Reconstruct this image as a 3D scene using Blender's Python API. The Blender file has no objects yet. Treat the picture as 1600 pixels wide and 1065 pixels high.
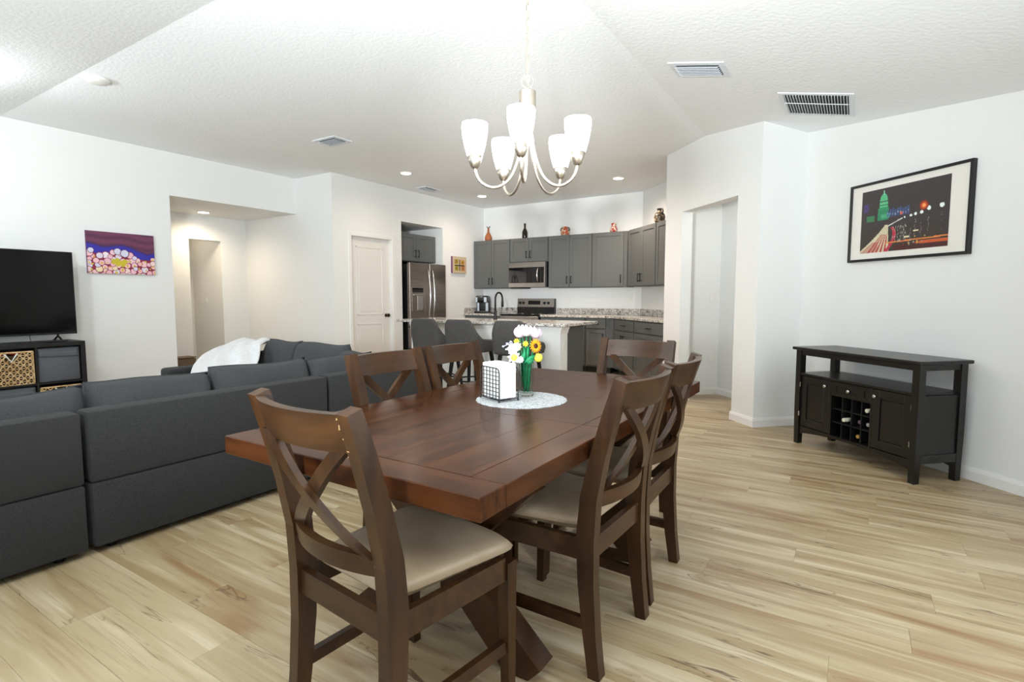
import bpy, bmesh, math, random
import numpy as np
from mathutils import Vector, Matrix
random.seed(7)
R = math.radians
C = bpy.context.scene.collection
SC = bpy.context.scene

# ------------------------------------------------------------------ camera, world, lights, exposure
cam_d = bpy.data.cameras.new('camera')
cam_d.sensor_width = 36.0
cam_d.lens = 841.0 / 1600.0 * 36.0
cam_d.clip_start = 0.02
cam = bpy.data.objects.new('camera', cam_d)
C.objects.link(cam)
cam.location = (0, 0, 1.2)
cam.rotation_euler = (R(90 - 4.59), 0, R(32.5))
SC.camera = cam

SC.view_settings.view_transform = 'Standard'
SC.view_settings.look = 'None'
SC.view_settings.gamma = 1.0
SC.view_settings.use_curve_mapping = False
SC.view_settings.exposure = 0.60

w = bpy.data.worlds.new('sky')
w.use_nodes = True
w.node_tree.nodes['Background'].inputs[0].default_value = (0.80, 0.90, 1.0, 1)
w.node_tree.nodes['Background'].inputs[1].default_value = 1.0
SC.world = w


def area(name, loc, rot, sx, sy, power, color):
    d = bpy.data.lights.new(name, 'AREA')
    d.shape = 'RECTANGLE'
    d.size, d.size_y = sx, sy
    d.energy = power
    d.color = color
    o = bpy.data.objects.new(name, d)
    C.objects.link(o)
    o.location = loc
    o.rotation_euler = rot
    return o


def bulb(name, loc, power, color, radius=0.05, spot=None, blend=0.6, rot=(0, 0, 0)):
    d = bpy.data.lights.new(name, 'SPOT' if spot else 'POINT')
    d.energy = power
    d.color = color
    d.shadow_soft_size = radius
    if spot:
        d.spot_size = R(spot)
        d.spot_blend = blend
    o = bpy.data.objects.new(name, d)
    C.objects.link(o)
    o.location = loc
    o.rotation_euler = rot
    return o


DAY = (0.90, 0.96, 1.0)
# daylight through the glass doors in the wall behind the camera and the window beside the dining table
area('daylight_sliding_door', (-4.8, -1.42, 1.10), (R(90), 0, R(180)), 2.7, 1.95, 16, DAY)
area('daylight_dining_window', (-0.85, -1.42, 1.10), (R(90), 0, R(180)), 3.0, 1.95, 4, DAY)
area('daylight_side_window', (1.32, 1.7, 1.25), (R(90), 0, R(90)), 2.4, 1.6, 18, DAY)
# the photographer's flash beside the camera, turned up to the ceiling, and a weaker one toward the kitchen
bulb('flash', (-0.60, -0.95, 1.32), 860, (0.91, 0.975, 1.0), 0.25, 114, 1.0, (R(90 + 32), 0, R(27)))
bulb('flash_forward', (-0.05, -0.40, 1.56), 850, (0.97, 0.985, 1.0), 0.06, 30, 1.0, (R(90 + 5.5), 0, R(29)))
# ceiling fan light of the living area, outside the frame on the left
bulb('fan_light', (-5.35, 0.85, 2.50), 38, (0.93, 0.98, 1.0), 0.10)
# warm recessed lights of kitchen and hall; the last kitchen one is added, unseen
for (lx, ly, lp) in ((-5.26, 5.56, 20), (-5.36, 7.48, 28), (-2.93, 7.42, 90), (-2.93, 5.56, 80)):
    bulb('recessed_bulb', (lx, ly, 2.86), lp, (1.0, 0.80, 0.62), 0.08, 165, 1.0)
bulb('hall_bulb', (-7.78, 4.15, 2.36), 38, (1.0, 0.81, 0.58), 0.12, 170, 1.0)
bulb('hall_room_fill', (-8.65, 3.95, 2.2), 2.0, (1.0, 0.80, 0.56), 0.08)  # fill light added to brighten the room beyond the side hall, no fixture
bulb('nook_fill', (-0.95, 6.2, 2.30), 2.5, (1.0, 0.97, 0.92), 0.08)  # added fill for the narrow hallway, no lamp fitted there


# ------------------------------------------------------------------ materials
def lin(h):
    h = h.lstrip('#')
    out = []
    for i in (0, 2, 4):
        c = int(h[i:i + 2], 16) / 255
        out.append(c / 12.92 if c <= 0.04045 else ((c + 0.055) / 1.055) ** 2.4)
    return tuple(out)


MATS = {}


def mat(name, color, rough=0.5, metal=0.0, coat=0.0, emit=None, emit_s=0.0, alpha=None, trans=0.0,
        noise=None, bump=None, sheen=0.0, spec=0.5, ior=1.45):
    """noise=(colour, scale xyz, detail, contrast lo, hi) ; bump=(scale, strength, distance)"""
    if isinstance(color, str):
        color = lin(color)
    m = bpy.data.materials.new(name)
    m.use_nodes = True
    nt = m.node_tree
    b = nt.nodes['Principled BSDF']
    b.inputs['Base Color'].default_value = (*color, 1)
    b.inputs['Roughness'].default_value = rough
    b.inputs['Metallic'].default_value = metal
    b.inputs['Coat Weight'].default_value = coat
    b.inputs['Coat Roughness'].default_value = 0.15
    b.inputs['Specular IOR Level'].default_value = spec
    b.inputs['Sheen Weight'].default_value = sheen
    b.inputs['Transmission Weight'].default_value = trans
    b.inputs['IOR'].default_value = ior
    if emit:
        b.inputs['Emission Color'].default_value = (*(lin(emit) if isinstance(emit, str) else emit), 1)
        b.inputs['Emission Strength'].default_value = emit_s
    tc = nt.nodes.new('ShaderNodeTexCoord')
    oi = nt.nodes.new('ShaderNodeObjectInfo')
    add = nt.nodes.new('ShaderNodeVectorMath')
    add.operation = 'ADD'
    mul = nt.nodes.new('ShaderNodeVectorMath')
    mul.operation = 'SCALE'
    mul.inputs[0].default_value = (13.7, 7.1, 3.3)
    nt.links.new(oi.outputs['Random'], mul.inputs['Scale'])
    nt.links.new(tc.outputs['Object'], add.inputs[0])
    nt.links.new(mul.outputs[0], add.inputs[1])
    if noise:
        c2, sc, det, lo, hi = noise
        if isinstance(c2, str):
            c2 = lin(c2)
        mp = nt.nodes.new('ShaderNodeMapping')
        mp.inputs['Scale'].default_value = sc
        nt.links.new(add.outputs[0], mp.inputs[0])
        n = nt.nodes.new('ShaderNodeTexNoise')
        n.inputs['Scale'].default_value = 1.0
        n.inputs['Detail'].default_value = det
        nt.links.new(mp.outputs[0], n.inputs['Vector'])
        r = nt.nodes.new('ShaderNodeMapRange')
        r.inputs[1].default_value = lo
        r.inputs[2].default_value = hi
        nt.links.new(n.outputs['Fac'], r.inputs[0])
        mx = nt.nodes.new('ShaderNodeMix')
        mx.data_type = 'RGBA'
        mx.inputs[6].default_value = (*color, 1)
        mx.inputs[7].default_value = (*c2, 1)
        nt.links.new(r.outputs[0], mx.inputs[0])
        nt.links.new(mx.outputs[2], b.inputs['Base Color'])
    if bump:
        bs, st, dist = bump
        n2 = nt.nodes.new('ShaderNodeTexNoise')
        n2.inputs['Scale'].default_value = bs
        n2.inputs['Detail'].default_value = 3
        nt.links.new(add.outputs[0], n2.inputs['Vector'])
        bp = nt.nodes.new('ShaderNodeBump')
        bp.inputs['Strength'].default_value = st
        bp.inputs['Distance'].default_value = dist
        nt.links.new(n2.outputs['Fac'], bp.inputs['Height'])
        nt.links.new(bp.outputs[0], b.inputs['Normal'])
    MATS[name] = m
    return m


mat('wall_paint', (0.81, 0.815, 0.80), 0.7, bump=(60, 0.04, 0.004), spec=0.2)
mat('ceiling_paint', (0.885, 0.905, 0.915), 0.9, bump=(38, 0.32, 0.010), spec=0.1)
mat('trim_paint', (0.83, 0.82, 0.80), 0.35)
mat('door_paint', (0.78, 0.76, 0.72), 0.4)
mat('table_wood', '#4c2a15', 0.25, noise=('#31190c', (3, 42, 20), 4, 0.38, 0.66), spec=0.16, bump=(60, 0.06, 0.002))
mat('table_wood_cross', '#4c2a15', 0.25, noise=('#31190c', (42, 3, 20), 4, 0.38, 0.66), spec=0.16, bump=(60, 0.06, 0.002))
mat('chair_wood', '#432a15', 0.30, noise=('#2d1b0e', (22, 22, 3.0), 4, 0.36, 0.68), spec=0.42)
mat('chair_rail_wood', '#432a15', 0.30, noise=('#2d1b0e', (3.0, 22, 22), 4, 0.36, 0.68), spec=0.42)
mat('seat_leather', '#b3a188', 0.42, noise=('#a08b70', (6, 6, 6), 3, 0.35, 0.7), bump=(40, 0.08, 0.004))
mat('worn_wood', '#a98a60', 0.6)
mat('sofa_fabric', '#393939', 0.95, noise=('#2e2e2e', (260, 260, 260), 2, 0.35, 0.65), bump=(420, 0.5, 0.003), sheen=0.05, spec=0.15)
mat('cushion_fabric', '#464749', 0.95, noise=('#3a3b3d', (240, 240, 240), 2, 0.35, 0.65), bump=(400, 0.5, 0.003), sheen=0.05, spec=0.15)
mat('stool_fabric', '#4e4c4a', 0.9, noise=('#444240', (40, 40, 40), 3, 0.3, 0.7), sheen=0.05, spec=0.2)
mat('blanket_fleece', '#dcdcdb', 1.0, noise=('#cfcfd0', (30, 30, 30), 3, 0.3, 0.7), bump=(150, 0.6, 0.006), sheen=0.2, spec=0.1)
mat('black_metal', '#131313', 0.4, 0.3)
mat('black_wood', '#12110f', 0.34, noise=('#0c0b0a', (30, 4, 30), 3, 0.3, 0.7), coat=0.1)
mat('black_plastic', '#101011', 0.35)
mat('shelf_black', '#1b1817', 0.45, noise=('#12100f', (8, 8, 40), 3, 0.3, 0.7))
mat('screen', '#050505', 0.09, spec=0.35)
mat('rack_shade', '#050505', 0.6)  # shade inside the wine rack put into a darker wood colour
mat('cabinet_gray', '#5a5c5b', 0.42, noise=('#565857', (5, 5, 30), 2, 0.3, 0.7))
mat('cabinet_panel_gray', '#5d5f5e', 0.42)
mat('kick_dark', '#2a2a29', 0.7)
mat('steel', '#a8a49f', 0.28, 1.0, noise=('#98948f', (2, 2, 160), 2, 0.3, 0.7))
mat('dark_steel', '#8d837b', 0.33, 1.0, noise=('#7d736b', (2, 2, 120), 2, 0.3, 0.7))
mat('chrome', '#d6d5d2', 0.16, 1.0)
mat('nickel', '#c9c0b2', 0.30, 1.0)
mat('bronze', '#4a3a2c', 0.3, 0.9)
mat('black_glass', '#08080a', 0.06)
mat('white_plastic', '#e9e7e2', 0.4)
mat('vent_white', '#dfe3e8', 0.5)
mat('vent_shade', '#101012', 0.8)
mat('lamp_glass', '#ffffff', 0.3, emit=(1.0, 0.97, 0.90), emit_s=3.0)
mat('led_disc', '#ffffff', 0.4, emit=(1.0, 0.93, 0.80), emit_s=14.0)
mat('basket_straw', '#d9bd90', 0.8, noise=('#b08a56', (30, 30, 30), 2, 0.35, 0.7))
mat('basket_inside', '#3a2717', 0.9)
mat('bin_fabric', '#5b5e63', 0.95, bump=(300, 0.4, 0.002))
mat('tag_white', '#dcdad5', 0.6)
mat('red_cloth', '#c23c22', 0.9)
mat('paper_white', '#e6e6e4', 0.9, bump=(25, 0.25, 0.004))
mat('lace_white', '#c9cbcc', 0.95, noise=('#9a9ea1', (160, 160, 160), 1, 0.42, 0.58), bump=(200, 0.5, 0.003))
mat('vase_glass', '#e8f2ee', 0.03, trans=1.0, ior=1.18)
mat('stem_green', '#1d7a4a', 0.5)
mat('leaf_green', '#0f8a55', 0.45, noise=('#0a6b40', (30, 30, 30), 2, 0.3, 0.7))
mat('petal_pink', '#f1d3e6', 0.7)
mat('petal_white', '#f6f4f2', 0.7)
mat('petal_yellow', '#f2b41c', 0.6, noise=('#e08a10', (60, 60, 60), 2, 0.35, 0.65))
mat('flower_brown', '#4a2310', 0.8)
mat('ball_yellow', '#f2e04a', 0.7)
mat('sprig_lavender', '#d6dcf0', 0.7)
mat('petal_peach', '#f3d3b4', 0.7)
mat('frame_black', '#141414', 0.35)
mat('mat_board', '#e4e1da', 0.8)
mat('canvas_edge', '#6a3d63', 0.8)
mat('canvas_cream', '#cdb590', 0.8)
mat('clay_orange', '#a8633a', 0.6)
mat('bottle_dark', '#1c120c', 0.15)
mat('pot_cream', '#cdb69a', 0.4, noise=('#b1502d', (26, 26, 26), 1, 0.46, 0.54))
mat('pot_red', '#d9cabb', 0.35, noise=('#a92f22', (30, 30, 30), 1, 0.46, 0.54))
mat('pot_pattern', '#3f3428', 0.35, noise=('#9a8b74', (30, 30, 30), 1, 0.50, 0.58))
mat('pot_rim', '#2c241c', 0.4)
mat('foil_cream', '#d8d6c4', 0.35)
mat('foil_gold', '#c9a75c', 0.3, 0.5)
mat('foil_plum', '#6a5560', 0.4)
mat('foil_gray', '#9a9a94', 0.4)
mat('bottle_glass', '#0c120c', 0.1)
mat('box_wood', '#6d5c48', 0.7)
mat('coffee_silver', '#b9b9bb', 0.22, 0.9)


def granite():
    m = bpy.data.materials.new('granite')
    m.use_nodes = True
    nt = m.node_tree
    b = nt.nodes['Principled BSDF']
    b.inputs['Roughness'].default_value = 0.16
    tc = nt.nodes.new('ShaderNodeTexCoord')
    v = nt.nodes.new('ShaderNodeTexVoronoi')
    v.inputs['Scale'].default_value = 70
    n = nt.nodes.new('ShaderNodeTexNoise')
    n.inputs['Scale'].default_value = 16
    n.inputs['Detail'].default_value = 4
    nt.links.new(tc.outputs['Object'], v.inputs['Vector'])
    nt.links.new(tc.outputs['Object'], n.inputs['Vector'])
    sp = nt.nodes.new('ShaderNodeSeparateColor')
    nt.links.new(v.outputs['Color'], sp.inputs[0])
    ad = nt.nodes.new('ShaderNodeMath')
    ad.operation = 'MULTIPLY_ADD'
    ad.inputs[1].default_value = 0.75
    nt.links.new(n.outputs['Fac'], ad.inputs[0])
    hf = nt.nodes.new('ShaderNodeMath')
    hf.operation = 'MULTIPLY'
    hf.inputs[1].default_value = 0.6
    nt.links.new(sp.outputs[0], hf.inputs[0])
    nt.links.new(hf.outputs[0], ad.inputs[2])
    cr = nt.nodes.new('ShaderNodeValToRGB')
    el = cr.color_ramp.elements
    el[0].position, el[0].color = 0.28, (*lin('#3c3a39'), 1)
    el[1].position, el[1].color = 0.92, (*lin('#dcd8d2'), 1)
    e = el.new(0.45)
    e.color = (*lin('#8d8985'), 1)
    e = el.new(0.66)
    e.color = (*lin('#b4aea6'), 1)
    nt.links.new(ad.outputs[0], cr.inputs[0])
    nt.links.new(cr.outputs[0], b.inputs['Base Color'])
    MATS['granite'] = m


granite()


def floor_material():
    m = bpy.data.materials.new('maple_plank')
    m.use_nodes = True
    nt = m.node_tree
    L = nt.links.new
    N = nt.nodes.new
    b = nt.nodes['Principled BSDF']
    b.inputs['Roughness'].default_value = 0.36
    b.inputs['Specular IOR Level'].default_value = 0.4
    tc = N('ShaderNodeTexCoord')
    oi = N('ShaderNodeObjectInfo')
    sc = N('ShaderNodeVectorMath')
    sc.operation = 'SCALE'
    sc.inputs[0].default_value = (37.0, 19.0, 11.0)
    L(oi.outputs['Random'], sc.inputs['Scale'])
    ad = N('ShaderNodeVectorMath')
    L(tc.outputs['Object'], ad.inputs[0])
    L(sc.outputs[0], ad.inputs[1])

    def noise(scale, detail, dist=0.0, rough=0.5):
        mp = N('ShaderNodeMapping')
        mp.inputs['Scale'].default_value = scale
        L(ad.outputs[0], mp.inputs[0])
        n = N('ShaderNodeTexNoise')
        n.inputs['Scale'].default_value = 1
        n.inputs['Detail'].default_value = detail
        n.inputs['Distortion'].default_value = dist
        n.inputs['Roughness'].default_value = rough
        L(mp.outputs[0], n.inputs['Vector'])
        return n.outputs['Fac']

    def ramp(f, lo, hi):
        r = N('ShaderNodeMapRange')
        r.inputs[1].default_value = lo
        r.inputs[2].default_value = hi
        L(f, r.inputs[0])
        return r.outputs[0]

    def mix(f, a, c):
        x = N('ShaderNodeMix')
        x.data_type = 'RGBA'
        if isinstance(a, tuple):
            x.inputs[6].default_value = (*a, 1)
        else:
            L(a, x.inputs[6])
        x.inputs[7].default_value = (*c, 1)
        L(f, x.inputs[0])
        return x.outputs[2]

    def mul(f, k):
        x = N('ShaderNodeMath')
        x.operation = 'MULTIPLY'
        L(f, x.inputs[0])
        if isinstance(k, float):
            x.inputs[1].default_value = k
        else:
            L(k, x.inputs[1])
        return x.outputs[0]

    broad = ramp(noise((0.9, 8.0, 1), 3, 0.8), 0.34, 0.66)
    c = mix(broad, lin('#bfae8e'), lin('#a08a66'))
    tone = mul(oi.outputs['Random'], 0.42)
    c = mix(tone, c, lin('#97805f'))
    light = mul(ramp(noise((1.1, 16.0, 1), 3, 0.6), 0.52, 0.70), 0.75)
    c = mix(light, c, lin('#d3c6a9'))
    # brown heartwood patches, long and soft
    heart = noise((0.95, 6.5, 1), 4, 1.0)
    brown = mul(ramp(heart, 0.55, 0.70), 0.75)
    c = mix(brown, c, lin('#8a6642'))
    streak = mul(ramp(noise((2.0, 60.0, 1), 4, 0.6), 0.54, 0.74), 0.5)
    c = mix(streak, c, lin('#84694a'))

    def contour(f, level, wdt):
        d = N('ShaderNodeMath')
        d.operation = 'SUBTRACT'
        d.inputs[1].default_value = level
        L(f, d.inputs[0])
        a = N('ShaderNodeMath')
        a.operation = 'ABSOLUTE'
        L(d.outputs[0], a.inputs[0])
        return ramp(a.outputs[0], wdt, wdt * 0.2)

    # thin dark spalting lines along the heartwood edges, only in some places
    where = ramp(noise((1.6, 4.0, 1), 2), 0.50, 0.60)
    c = mix(mul(mul(contour(heart, 0.575, 0.010), where), 0.75), c, lin('#4f3826'))
    fine = noise((0.8, 11.0, 1), 3, 1.1)
    c = mix(mul(mul(contour(fine, 0.5, 0.008), where), 0.6), c, lin('#5c4430'))
    L(c, b.inputs['Base Color'])
    MATS['maple_plank'] = m


floor_material()


def paint_material(name, rough=0.6):
    m = bpy.data.materials.new(name)
    m.use_nodes = True
    nt = m.node_tree
    b = nt.nodes['Principled BSDF']
    b.inputs['Roughness'].default_value = rough
    a = nt.nodes.new('ShaderNodeVertexColor')
    a.layer_name = 'print'
    nt.links.new(a.outputs[0], b.inputs['Base Color'])
    MATS[name] = m


paint_material('printed_picture', 0.45)


# ------------------------------------------------------------------ geometry helpers
class G:
    def __init__(s):
        s.bm = bmesh.new()

    def box(s, a, b, bev=0.0, seg=1, M=None):
        """box between two corners, optional bevel"""
        a, b = Vector(a), Vector(b)
        t = bmesh.new()
        r = bmesh.ops.create_cube(t, size=1.0)
        for v in t.verts:
            v.co = Vector(((a[i] + b[i]) / 2 + v.co[i] * abs(b[i] - a[i])) for i in range(3))
        if bev > 0:
            bmesh.ops.bevel(t, geom=list(t.edges), offset=bev, segments=seg, affect='EDGES', profile=0.5)
        s._merge(t, M)
        return s

    def _merge(s, t, M=None):
        if M is not None:
            bmesh.ops.transform(t, matrix=M, verts=t.verts)
        me = bpy.data.meshes.new('tmp')
        t.to_mesh(me)
        t.free()
        s.bm.from_mesh(me)
        bpy.data.meshes.remove(me)

    def prism(s, poly, lo, hi, axis='z', bev=0.0, M=None):
        """2d polygon extruded along an axis. axis z: poly (x,y); y: poly (x,z); x: poly (y,z)"""
        t = bmesh.new()

        def P(p, h):
            return {'z': (p[0], p[1], h), 'y': (p[0], h, p[1]), 'x': (h, p[0], p[1])}[axis]
        v0 = [t.verts.new(P(p, lo)) for p in poly]
        v1 = [t.verts.new(P(p, hi)) for p in poly]
        t.faces.new(v0)
        t.faces.new(v1)
        n = len(poly)
        for i in range(n):
            t.faces.new((v0[i], v0[(i + 1) % n], v1[(i + 1) % n], v1[i]))
        bmesh.ops.recalc_face_normals(t, faces=t.faces)
        if bev > 0:
            bmesh.ops.bevel(t, geom=list(t.edges), offset=bev, segments=1, affect='EDGES')
        s._merge(t, M)
        return s

    def loft(s, rings, cap=True, closed=True, M=None):
        t = bmesh.new()
        vs = [[t.verts.new(p) for p in r] for r in rings]
        for i in range(len(vs) - 1):
            n = len(vs[i])
            for j in range(n if closed else n - 1):
                t.faces.new((vs[i][j], vs[i][(j + 1) % n], vs[i + 1][(j + 1) % n], vs[i + 1][j]))
        if cap and closed:
            t.faces.new(vs[0][::-1])
            t.faces.new(vs[-1])
        bmesh.ops.recalc_face_normals(t, faces=t.faces)
        s._merge(t, M)
        return s

    def bar(s, pts, w, d, side=(1, 0, 0)):
        """rectangular section swept along points; w along side, d perpendicular. w/d may be lists"""
        pts = [Vector(p) for p in pts]
        side = Vector(side)
        rings = []
        for i, p in enumerate(pts):
            a = pts[max(0, i - 1)]
            b = pts[min(len(pts) - 1, i + 1)]
            tg = (b - a).normalized()
            sd = (side - tg * side.dot(tg)).normalized()
            nn = tg.cross(sd)
            ww = (w[i] if isinstance(w, (list, tuple)) else w) / 2
            dd = (d[i] if isinstance(d, (list, tuple)) else d) / 2
            rings.append([p + sd * ww + nn * dd, p - sd * ww + nn * dd, p - sd * ww - nn * dd, p + sd * ww - nn * dd])
        return s.loft(rings)

    def tube(s, pts, r, n=8, closed=False, cap=True):
        pts = [Vector(p) for p in pts]
        rings = []
        up = Vector((0, 0, 1))
        N = len(pts)
        for i, p in enumerate(pts):
            if closed:
                tg = (pts[(i + 1) % N] - pts[i - 1]).normalized()
            else:
                tg = (pts[min(N - 1, i + 1)] - pts[max(0, i - 1)]).normalized()
            x = tg.orthogonal() if i == 0 else x - tg * x.dot(tg)
            x.normalize()
            y = tg.cross(x)
            rr = r[i] if isinstance(r, (list, tuple)) else r
            rings.append([p + (x * math.cos(k * 2 * math.pi / n) + y * math.sin(k * 2 * math.pi / n)) * rr for k in range(n)])
        if closed:
            rings.append(rings[0])
            return s.loft(rings, cap=False)
        return s.loft(rings, cap=cap)

    def lathe(s, prof, n=20, c=(0, 0, 0), M=None, cap=True):
        c = Vector(c)
        rings = [[c + Vector((r * math.cos(k * 2 * math.pi / n), r * math.sin(k * 2 * math.pi / n), z)) for k in range(n)] for r, z in prof]
        return s.loft(rings, cap=cap, M=M)

    def ball(s, c, r, sx=1, sy=1, sz=1, sub=2):
        t = bmesh.new()
        bmesh.ops.create_icosphere(t, subdivisions=sub, radius=r)
        for v in t.verts:
            v.co = Vector((v.co.x * sx, v.co.y * sy, v.co.z * sz)) + Vector(c)
        s._merge(t)
        return s

    def sheet(s, grid):
        t = bmesh.new()
        vs = [[t.verts.new(p) for p in row] for row in grid]
        for i in range(len(vs) - 1):
            for j in range(len(vs[0]) - 1):
                t.faces.new((vs[i][j], vs[i][j + 1], vs[i + 1][j + 1], vs[i + 1][j]))
        bmesh.ops.recalc_face_normals(t, faces=t.faces)
        s._merge(t)
        return s

    def build(s, name, m, parent=None, smooth=False, angle=None, loc=None):
        me = bpy.data.meshes.new(name)
        s.bm.to_mesh(me)
        s.bm.free()
        me.materials.append(MATS[m])
        if smooth:
            me.shade_smooth()
        if angle:
            me.shade_smooth()
            me.set_sharp_from_angle(angle=R(angle))
        o = bpy.data.objects.new(name, me)
        C.objects.link(o)
        if parent is not None:
            o.parent = parent
        if loc is not None:
            o.location = loc
        return o


def thing(name, label, cat, loc=(0, 0, 0), rz=0.0, group=None):
    o = bpy.data.objects.new(name, None)
    o.empty_display_size = 0.1
    C.objects.link(o)
    o.location = loc
    o.rotation_euler = (0, 0, R(rz))
    o['label'] = label
    o['category'] = cat
    if group:
        o['group'] = group
    return o


def tag(o, label, cat, group=None):
    o['label'] = label
    o['category'] = cat
    if group:
        o['group'] = group
    return o


def struct(o, label=None):
    o['kind'] = 'structure'
    if label:
        o['label'] = label
        o['category'] = o.name.split('_')[0].split('.')[0]
    return o


def copy_tree(o, parent=None):
    c = o.copy()
    C.objects.link(c)
    if parent is not None:
        c.parent = parent
    for ch in o.children:
        copy_tree(ch, c)
    return c


S2 = math.sqrt(0.5)


def uv45(u, v, z=0.0):
    """point from (x-y)/sqrt2 = u, (x+y)/sqrt2 = v"""
    return ((u + v) * S2, (v - u) * S2, z)


def pq(p, q):
    """plan point with x+y=p and x-y=q"""
    return ((p + q) / 2, (p - q) / 2)


# ------------------------------------------------------------------ room shell
H = 2.90
PITCH = 0.21
CX, CY = -1.40, 1.81          # creases of the vaulted ceiling
XR, YB = 1.2, -1.3            # inner faces of right and back walls


def wallbox(name, boxes, label, polys=()):
    g = G()
    for a, b in boxes:
        g.box(a, b)
    for poly, lo, hi in polys:
        g.prism(poly, lo, hi)
    return struct(g.build(name, 'wall_paint'), label)


# floor slab
g = G()
g.box((-9.2, -1.6, -0.12), (1.6, 9.0, -0.012))
floor = struct(g.build('floor', 'maple_plank'), 'pale maple wood plank floor of the whole open room')

# planks: rows along x, joints staggered
PW, PL = 0.166, 1.22
plank_meshes = {}


def plank_mesh(l):
    k = round(l, 3)
    if k not in plank_meshes:
        gg = G()
        gg.box((-l / 2 + 0.0002, -PW / 2 + 0.0002, -0.0115), (l / 2 - 0.0002, PW / 2 - 0.0002, 0.0), 0.0008)
        o = gg.build('plank', 'maple_plank', floor)
        plank_meshes[k] = o.data
        bpy.data.objects.remove(o)
    return plank_meshes[k]


def in_view(x0, x1, y):
    # near part of the open floor that the camera looks at
    if y < 0.35 or y > 7.1:
        return False
    lo, hi = -3.0, 1.15
    if y > 4.6:
        lo = -2.0
    if y < 2.0 and x1 > 0.45 * y + 0.55:
        hi = 0.3 * y + 0.5
    return x1 > lo and x0 < hi


rest = []
row = 0
y = YB
nplank = 0
while y < 8.6:
    off = (row * 0.437) % 1.0 * PL + random.uniform(-0.12, 0.12)
    x = -7.0 - off
    while x < 1.25:
        xa, xb = max(x, -7.0), min(x + PL, 1.25)
        if xb - xa > 0.05:
            if in_view(xa, xb, y + PW / 2) and nplank < 290:
                o = bpy.data.objects.new('plank', plank_mesh(xb - xa))
                C.objects.link(o)
                o.parent = floor
                o.location = ((xa + xb) / 2, y + PW / 2, 0)
                nplank += 1
            else:
                rest.append((xa, xb, y))
        x += PL
    y += PW
    row += 1
g = G()
for xa, xb, yy in rest:
    g.box((xa + 0.0008, yy + 0.0008, -0.0115), (xb - 0.0008, yy + PW - 0.0008, 0.0))
g.box((-9.0, 2.4, -0.0115), (-7.0, 5.0, 0.0))
o = g.build('planking', 'maple_plank', floor)
o['kind'] = 'stuff'

# walls
wallbox('wall_left', [((-6.98, YB - 0.12, 0), (-6.86, 3.27, H)), ((-6.98, 3.27, 2.40), (-6.86, 4.98, H))],
        'white wall with the television and a wide hall opening')
wallbox('wall_hall', [((-8.26, 4.98, 0), (-6.09, 5.10, H)),
                      ((-8.26, 2.3, 0), (-8.14, 4.11, 2.6)), ((-8.26, 4.575, 0), (-8.14, 4.98, 2.6)),
                      ((-8.26, 4.11, 2.05), (-8.14, 4.575, 2.6)), ((-8.26, 2.2, 0), (-6.98, 2.32, 2.6)),
                      ((-9.0, 4.576, 0), (-8.26, 4.70, 2.6)), ((-9.1, 3.4, 0), (-8.98, 4.67, 2.6)), ((-9.0, 3.4, 0), (-8.26, 3.5, 2.6))],
        'white return wall and side hall beyond the television wall')
o = wallbox('ceiling_hall', [((-9.1, 2.2, 2.40), (-6.981, 4.985, 2.5))], 'lower white ceiling of the side hall')
wallbox('wall_pantry', [((-6.21, 5.10, 0), (-6.09, 5.30, H)), ((-6.21, 5.30, 2.085), (-6.09, 6.09, H)), ((-6.21, 6.09, 0), (-6.09, 6.31, H)),
                        ((-6.21, 6.31, 2.40), (-6.09, 7.32, H)), ((-6.21, 7.32, 0), (-6.09, 8.67, H)),
                        ((-7.0, 6.21, 0), (-6.21, 6.31, 2.5)), ((-7.0, 7.32, 0), (-6.21, 7.42, 2.5)), ((-7.1, 6.21, 0), (-7.0, 7.42, 2.5)),
                        ((-7.0, 6.31, 2.40), (-6.21, 7.32, 2.5)), ((-7.0, 5.1, 0), (-6.9, 6.21, 2.5))],
        'white wall with the pantry door and the fridge niche')
wallbox('wall_kitchen', [((-6.09, 8.55, 0), (-2.95, 8.67, H))], 'white back wall of the kitchen above the range')
P0, P1 = pq(5.6, -11.5), pq(5.6, -5.9)
P2, P3 = pq(5.77, -5.9), pq(5.77, -11.45)
PT = [pq(4.78, -8.57), pq(5.6, -8.57), pq(5.6, -8.45), pq(4.78, -8.45)]
wallbox('wall_kitchen_diagonal', [], 'diagonal white wall of the kitchen corner and hallway', polys=[([P0, P1, P2, P3], 0, H), (PT, 0, H)])
QL, QR, QE = -8.034, -6.588, -6.12
wallbox('wall_doorway', [], 'diagonal white wall with the tall cased opening to the hallway',
        polys=[([pq(4.6, -8.57), pq(4.6, QL), pq(4.79, QL), pq(4.79, -8.57)], 0, H),
               ([pq(4.6, QL), pq(4.6, QR), pq(4.79, QR), pq(4.79, QL)], 2.178, H),
               ([pq(4.6, QR), pq(4.6, QE), pq(5.26, QE), pq(5.26, QE - 0.17), pq(4.79, QE - 0.17), pq(4.79, QR)], 0, H)])
wallbox('wall_right', [((XR, YB - 0.12, 0), (XR + 0.12, 0.4, H)), ((XR, 3.0, 0), (XR + 0.12, 4.2, H)),
                       ((XR, 0.4, 0), (XR + 0.12, 3.0, 0.4)), ((XR, 0.4, 2.1), (XR + 0.12, 3.0, H))],
        'white wall on the right of the dining area with the framed night photograph',
        polys=[([pq(5.26, QE - 0.17), pq(5.26, -2.9), pq(5.43, -2.9), pq(5.43, QE - 0.17)], 0, H)])
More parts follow.
